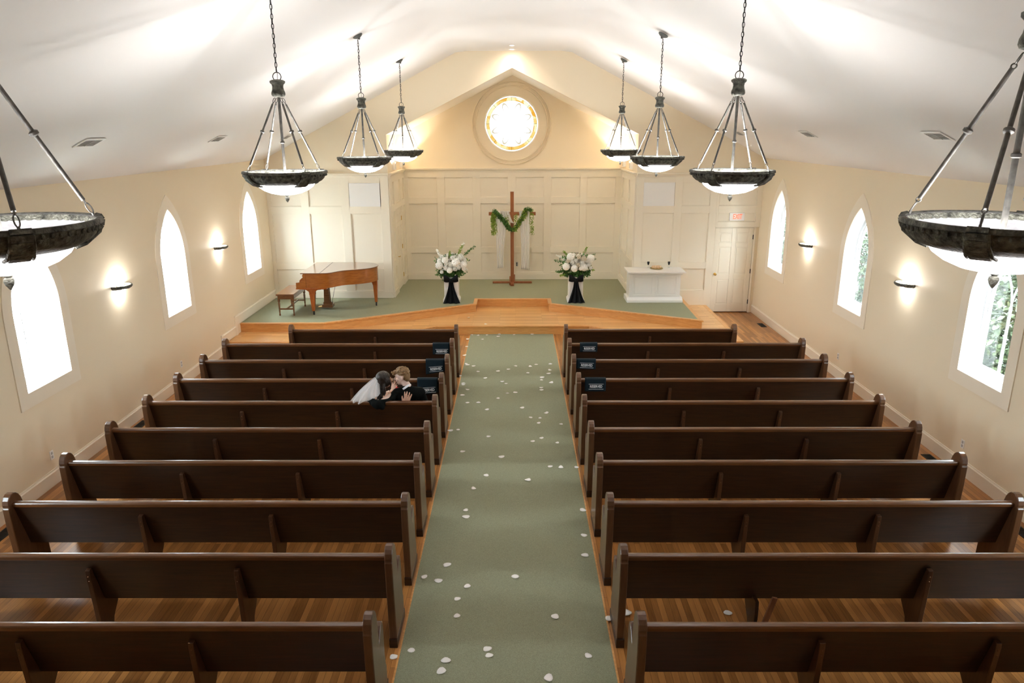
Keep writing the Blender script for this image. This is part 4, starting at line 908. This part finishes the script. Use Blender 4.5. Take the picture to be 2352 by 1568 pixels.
M_IRISB = mat('blue_iris', (.08, .16, .25), .2); M_IRISD = mat('brown_iris', (.06, .03, .015), .2)
def hand(wrist, fdir, back, thumb_side, s=1.0, curl=0):
    """caps for a hand: fdir finger direction, back = normal of the back of the hand, thumb_side +1 / -1 along fdir x back"""
    f = Vector(fdir).normalized(); b = Vector(back); b = (b-f*b.dot(f)).normalized(); r = f.cross(b)*thumb_side; w0 = Vector(wrist); caps = []
    for k, (ln, off, sp_) in enumerate(((.072, .032, .15), (.080, .0115, .05), (.074, -.0105, -.07), (.058, -.031, -.22))):
        kn = w0+f*.085*s+r*off*s; caps.append((w0+r*off*.6*s, .014*s, kn, .0115*s))
        d = (f+r*sp_).normalized(); d2 = (d-b*(.15+curl)).normalized(); d3 = (d-b*(.35+2*curl)).normalized()
        p1 = kn+d*ln*.5*s; p2 = p1+d2*ln*.3*s; p3 = p2+d3*ln*.22*s
        caps += [(kn, .0098*s, p1, .0088*s), (p1, .0088*s, p2, .0082*s), (p2, .0082*s, p3, .007*s)]
    caps += [(w0+f*.074*s+r*.024*s, .011*s, w0+f*.070*s-r*.022*s, .011*s), (w0+f*.05*s+r*.018*s, .012*s, w0+f*.05*s-r*.016*s, .012*s)]
    t0 = w0+r*.02*s+f*.015*s; t1 = t0+(r*.8+f*.75).normalized()*.042*s; t2 = t1+(r*.35+f).normalized()*.032*s; t3 = t2+(r*.15+f).normalized()*.024*s
    caps += [(t0, .016*s, t1, .0125*s), (t1, .0115*s, t2, .010*s), (t2, .010*s, t3, .008*s)]
    return caps
# --- the man: sits against the fifth left pew, torso a little turned to his left, head in profile towards the woman
X0 = -1.415; YM = 9.165
hc, hb, q, HM = head((-1.497, 9.165, 1.175), (-.95, .18, -.16), (-.10, 0, 1), 1.04)
neck = (-1.422, 9.14, 1.035)
shL, shR = (-1.575, 9.16, .94), (-1.265, 9.14, .955)
elL, wrL = (-1.795, 8.945, .862), (-1.945, 9.04, .875)
elR, wrR = (-1.22, 9.30, .72), (-1.40, 9.50, .62)
body_caps = [((X0, 9.27, .55), .11, (X0, 9.215, .75), .10), ((X0, 9.215, .75), .10, (-1.425, 9.165, .92), .10), (neck, .05, (-1.47, 9.155, 1.10), .052), ((-1.43, 9.16, .95), .07, neck, .05),
             ((-1.43, 9.16, .95), .07, shL, .05), ((-1.43, 9.16, .95), .07, shR, .05), (shL, .046, elL, .038), (elL, .036, wrL, .026), (shR, .046, elR, .038), (elR, .036, wrR, .026),
             ((-1.50, 9.28, .53), .085, (-1.54, 9.60, .56), .062), ((-1.32, 9.28, .53), .085, (-1.29, 9.60, .56), .062), ((-1.54, 9.60, .56), .056, (-1.55, 9.63, .12), .042), ((-1.29, 9.60, .56), .056, (-1.28, 9.63, .12), .042), ((-1.55, 9.62, .06), .04, (-1.56, 9.78, .045), .035), ((-1.28, 9.62, .06), .04, (-1.27, 9.78, .045), .035)]
man = blob('person', body_caps+hc+hand(wrL, (-.95, -.15, -.1), (0, -.4, 1), 1, 1.0, .2)+hand(wrR, (-.5, .85, -.1), (0, 0, 1), -1, 1.0, .1), hb, M_SKIN, vox=.005, it=3)
tag(man, 'man in a black suit with sandy hair, seated in the fifth left pew', 'person', 'the couple in the pew')
jk = blob('jacket', [((X0, 9.275, .51), .135, (X0, 9.225, .70), .128), ((X0, 9.225, .70), .128, (-1.425, 9.165, .90), .118), ((-1.43, 9.16, .94), .10, shL, .068), ((-1.43, 9.16, .94), .10, shR, .072), ((-1.43, 9.155, .97), .078, (-1.44, 9.15, 1.005), .06),
     (shL, .066, (-1.67, 9.05, .872), .056), ((-1.67, 9.05, .872), .056, elL, .052), (elL, .058, (-1.92, 9.02, .885), .044), (shR, .068, elR, .056), (elR, .054, (-1.375, 9.47, .635), .040),
     ((-1.425, 9.15, .99), .082, (-1.435, 9.148, 1.03), .064), ((-1.34, 9.235, .60), .11, (-1.30, 9.155, .92), .085), ((-1.50, 9.235, .60), .11, (-1.53, 9.165, .90), .085), ((-1.78, 8.945, .865), .05, (-1.74, 8.94, .825), .04), ((-1.84, 8.95, .865), .045, (-1.80, 8.93, .83), .035)], [], M_SUIT, man, vox=.009, it=7)
blob('trousers', [((X0, 9.27, .54), .125, (X0, 9.26, .60), .12), ((-1.50, 9.28, .535), .096, (-1.54, 9.60, .56), .074), ((-1.32, 9.28, .535), .096, (-1.29, 9.60, .56), .074), ((-1.54, 9.60, .56), .07, (-1.55, 9.63, .12), .058), ((-1.29, 9.60, .56), .07, (-1.28, 9.63, .12), .058)], [], M_SUIT, man, vox=.011)
blob('shoe', [((-1.55, 9.60, .04), .042, (-1.56, 9.80, .032), .036)], [], M_DARK, man); blob('shoe', [((-1.28, 9.60, .04), .042, (-1.27, 9.80, .032), .036)], [], M_DARK, man)
m = MB(); 
NA = (Vector((-1.47, 9.155, 1.10))-Vector(neck)).normalized(); ns = NA.orthogonal().normalized(); nt_ = NA.cross(ns)
m.grid(lambda u, v: tuple(Vector(neck)+Vector((-.022, .004, .004))+NA*(-.016+.026*v)+(ns*math.cos(u*2*PI)+nt_*math.sin(u*2*PI))*(.064-.006*v)), 28, 4); m.build('shirt_collar', M_SHIRT, man, smooth=True, solid=.005)
m = MB(); m.tube([Vector(elL).lerp(Vector(wrL), .80), Vector(elL).lerp(Vector(wrL), .97)], [.038, .036], 14, cap=False); m.build('shirt_cuff', M_SHIRT, man, smooth=True, solid=.003)
m = MB(); m.ball((-1.575, 9.255, .955), (.03, .022, .03), 10, 8); m.ball((-1.59, 9.245, .975), (.02, .02, .018), 10, 8); m.ball((-1.565, 9.235, .975), (.018, .02, .018), 10, 8); m.build('rose_boutonniere', M_ROSE, man, smooth=True)
face_bits(q, HM, 1.04, man, M_IRISB)
# hair: short at the nape, curly mop on top and fringe
random.seed(21); hcaps = []; hballs = [(q(0, -.018, .048), (.080, .092, .076), HM), (q(0, -.052, .01), (.072, .055, .08), HM), (q(0, -.06, -.03), (.055, .035, .05), HM)]
for k in range(90):
    a = random.uniform(-PI, PI); el = random.uniform(.12, 1.45); rr_ = .088; d = Vector((math.cos(el)*math.cos(a)*.92, math.cos(el)*math.sin(a)*1.05, math.sin(el)*1.0))
    c0 = q(*(d*rr_+Vector((0, -.012, .034)))); hballs.append((c0, random.uniform(.009, .015)))
for k in range(16):
    hballs.append((q(random.uniform(-.06, .06), random.uniform(.07, .105), random.uniform(.05, .085)), random.uniform(.011, .016)))
hb2 = [(c0, r if isinstance(r, tuple) else (r, r, r), *rest) for c0, r, *rest in hballs]
blob('hair', [], hb2, M_HAIRM, man, vox=.0055, it=1)
# --- the woman beside him
wc, wb, q2, HW = head((-1.738, 9.19, 1.115), (.80, .52, .02), (.05, 0, 1), .97)
wneck = (-1.765, 9.14, .985); wL, wR = (-1.90, 9.20, .905), (-1.655, 9.11, .915)
welR, wwrR = (-1.585, 9.085, .735), (-1.438, 9.038, .828)
welL, wwlL = (-1.86, 9.42, .80), (-1.665, 9.33, .915)
wcaps = [((-1.78, 9.28, .55), .105, (-1.78, 9.22, .70), .085), ((-1.78, 9.22, .70), .085, (-1.78, 9.165, .84), .085), ((-1.78, 9.165, .84), .075, wneck, .042), ((-1.72, 9.115, .87), .06, (-1.72, 9.115, .92), .05), (wneck, .038, (-1.75, 9.17, 1.06), .042), ((-1.78, 9.165, .87), .058, wL, .042), ((-1.78, 9.165, .87), .058, wR, .042),
         (wR, .038, welR, .030), (welR, .029, wwrR, .021), (wL, .038, welL, .030), (welL, .029, wwlL, .021),
         ((-1.86, 9.22, .53), .08, (-1.88, 9.60, .55), .058), ((-1.70, 9.22, .53), .08, (-1.70, 9.60, .55), .058), ((-1.88, 9.60, .55), .052, (-1.88, 9.62, .1), .038), ((-1.70, 9.60, .55), .052, (-1.70, 9.62, .1), .038), ((-1.88, 9.61, .05), .032, (-1.88, 9.76, .04), .03), ((-1.70, 9.61, .05), .032, (-1.70, 9.76, .04), .03)]
HS = -1
wo = blob('person', wcaps+wc+hand(wwrR, (.20, -.10, 1), (0, -1, -.1), HS, 1.08, -.05)+hand(wwlL, (.45, -.25, .85), (.7, .6, 0), 1, .93, .0), wb, M_SKIN2, vox=.005, it=3)
tag(wo, 'woman in a white dress and veil, seated in the fifth left pew', 'person', 'the couple in the pew')
blob('dress', [((-1.78, 9.285, .53), .13, (-1.78, 9.22, .70), .105), ((-1.78, 9.22, .70), .105, (-1.78, 9.19, .80), .10), ((-1.86, 9.24, .52), .11, (-1.90, 9.60, .53), .11), ((-1.70, 9.24, .52), .11, (-1.69, 9.60, .53), .11), ((-1.90, 9.62, .5), .11, (-1.93, 9.66, .13), .12), ((-1.69, 9.62, .5), .11, (-1.68, 9.66, .13), .12)], [], M_DRESS, wo, vox=.011)
face_bits(q2, HW, .97, wo, M_IRISD)
random.seed(31)
hb3 = [(q2(0, -.022, .042), (.083, .100, .086), HW), (q2(0, -.05, -.005), (.078, .07, .075), HW), (q2(.06, -.005, -.01), (.034, .055, .075), HW), (q2(-.055, .01, .01), (.03, .06, .06), HW)]
hc3 = []
for k in range(22):
    a = random.uniform(-1, 1); s0 = q2(.075*a, -.07+.03*abs(a), random.uniform(-.03, .02)); e = Vector((-1.775+.05*a+random.gauss(0, .008), 9.075+random.uniform(-.012, .012), random.uniform(.86, .95)))
    mid = s0.lerp(e, .5)+Vector((random.gauss(0, .015), -.012, 0)); hc3 += [(s0, .015, mid, .013), (mid, .013, e, .007)]
for sx in (-1, 1):   # curls framing the face
    s0 = q2(sx*.07, .045, .01); mid = q2(sx*.078, .055, -.06); e = q2(sx*.07, .035, -.15); hc3 += [(s0, .014, mid, .011), (mid, .011, e, .006)]
blob('hair', hc3, hb3, M_HAIRB, wo, vox=.006, it=2)
m = MB()
VT = Vector((-1.825, 9.10, 1.165))
def vf(u, v):
    # fan from the comb down and out to the left, over the pew back
    L0 = Vector((-2.175, 8.99, .885)); L1 = Vector((-2.05, 8.945, .865)); L2 = Vector((-1.86, 8.985, .93)); L3 = Vector((-1.79, 9.02, .985))
    bt = L0.lerp(L1, u*3) if u < 1/3 else L1.lerp(L2, u*3-1) if u < 2/3 else L2.lerp(L3, u*3-2)
    tp = VT+Vector((-.02+.035*u, -.01+.0*u, .025-.05*u))
    p = tp.lerp(bt, v); bow = math.sin(PI*v)*.014; p += Vector((-bow*.8*(1-u), -bow*.6, bow*.9))
    p.y += .012*math.sin(u*30)*min(1, v*1.5); p.x += .006*math.sin(u*23+1)*v
    return tuple(p)
m.grid(vf, 60, 24); m.build('veil', M_VEIL, wo, smooth=True)
m = MB(); m.grid(lambda u, v: tuple(Vector(vf(u, v))+Vector((.02, .035, -.01))), 60, 24); m.build('veil', M_VEIL, wo, smooth=True)
m = MB()
for (a, b, c2) in ((.02, -.085, -.03), (.03, -.085, -.05), (.015, -.09, -.065)): m.ball(q2(a, b-.03, c2), .009, 8, 6)
m.build('hair_pin', M_CREAMFL, wo)
# ---------------------------------------------------------------- outdoors
m = MB(); m.box(-80, 80, -60, 110, -.5, -.3); tag(m.build('ground', M_GROUND), kind='structure')
def bush(x, y, h, r, n, seed, label, name='shrub'):
    random.seed(seed); b = empty(name, (x, y, -.3), label, 'shrub' if name == 'shrub' else 'tree', 'leafy plants outside the right windows')
    m = MB(); m.tube([(0, 0, 0), (.05, .03, h*.4), (0, -.04, h*.8)], [.06, .045, .02], 8)
    for k in range(7): a = k*.9; m.tube([(0, 0, h*(.2+.08*k)), (r*.6*math.cos(a), r*.6*math.sin(a), h*(.35+.08*k))], [.02, .008], 5)
    m.build('trunk', M_BARK, b)
    m = MB()
    for k in range(n):
        a = random.random()*2*PI; t = random.random(); z = h*(.03+.97*t); rad = r*math.sqrt(max(.02, 1-(2*t-.85)**2*.7))*random.uniform(.55, 1.0)
        p = Vector((rad*math.cos(a), rad*math.sin(a), z)); d = Vector((math.cos(a)+random.gauss(0, .7), math.sin(a)+random.gauss(0, .7), random.gauss(-.3, .5))).normalized(); s = d.cross(Vector((0, 0, 1)));
        if s.length < .1: continue
        s.normalize(); nn = s.cross(d); L = random.uniform(.07, .16); W = L*.3
        m.add([p, p+d*L*.3+s*W+nn*.01, p+d*L*.65+s*W*.8, p+d*L, p+d*L*.65-s*W*.8, p+d*L*.3-s*W+nn*.01], [(0, 1, 2, 3), (0, 3, 4, 5)])
    m.build('foliage', M_BUSH, b); return b
bush(7.9, 10.4, 3.6, 1.15, 11000, 1, 'leafy green shrub close outside the nearest right window')
bush(8.3, 5.6, 3.8, 1.2, 6000, 12, 'leafy green shrub outside the right wall, nearest the camera')
bush(9.4, 13.4, 4.2, 1.6, 12000, 2, 'broad green shrub farther behind the nearest right window')
bush(7.9, 16.2, 4.0, 1.3, 10000, 3, 'leafy green shrub outside the middle right window')
bush(9.2, 19.2, 4.6, 1.6, 10000, 4, 'broad green shrub behind the middle right window')
bush(8.0, 21.9, 4.2, 1.3, 8000, 5, 'leafy green shrub outside the farthest right window')
bush(9.3, 25.3, 5.0, 1.7, 9000, 6, 'broad green shrub behind the farthest right window')
bush(14.5, 17.0, 8.0, 2.6, 9000, 7, 'tall tree far outside, behind the nearest right window and its shrubs', 'tree')
bush(14.5, 23.5, 8.0, 2.8, 9000, 8, 'tall tree far outside, behind the middle right window and its shrubs', 'tree')
bush(15.5, 31.0, 8.5, 3.2, 9000, 9, 'tall tree far outside, behind the farthest right window and its shrubs', 'tree')
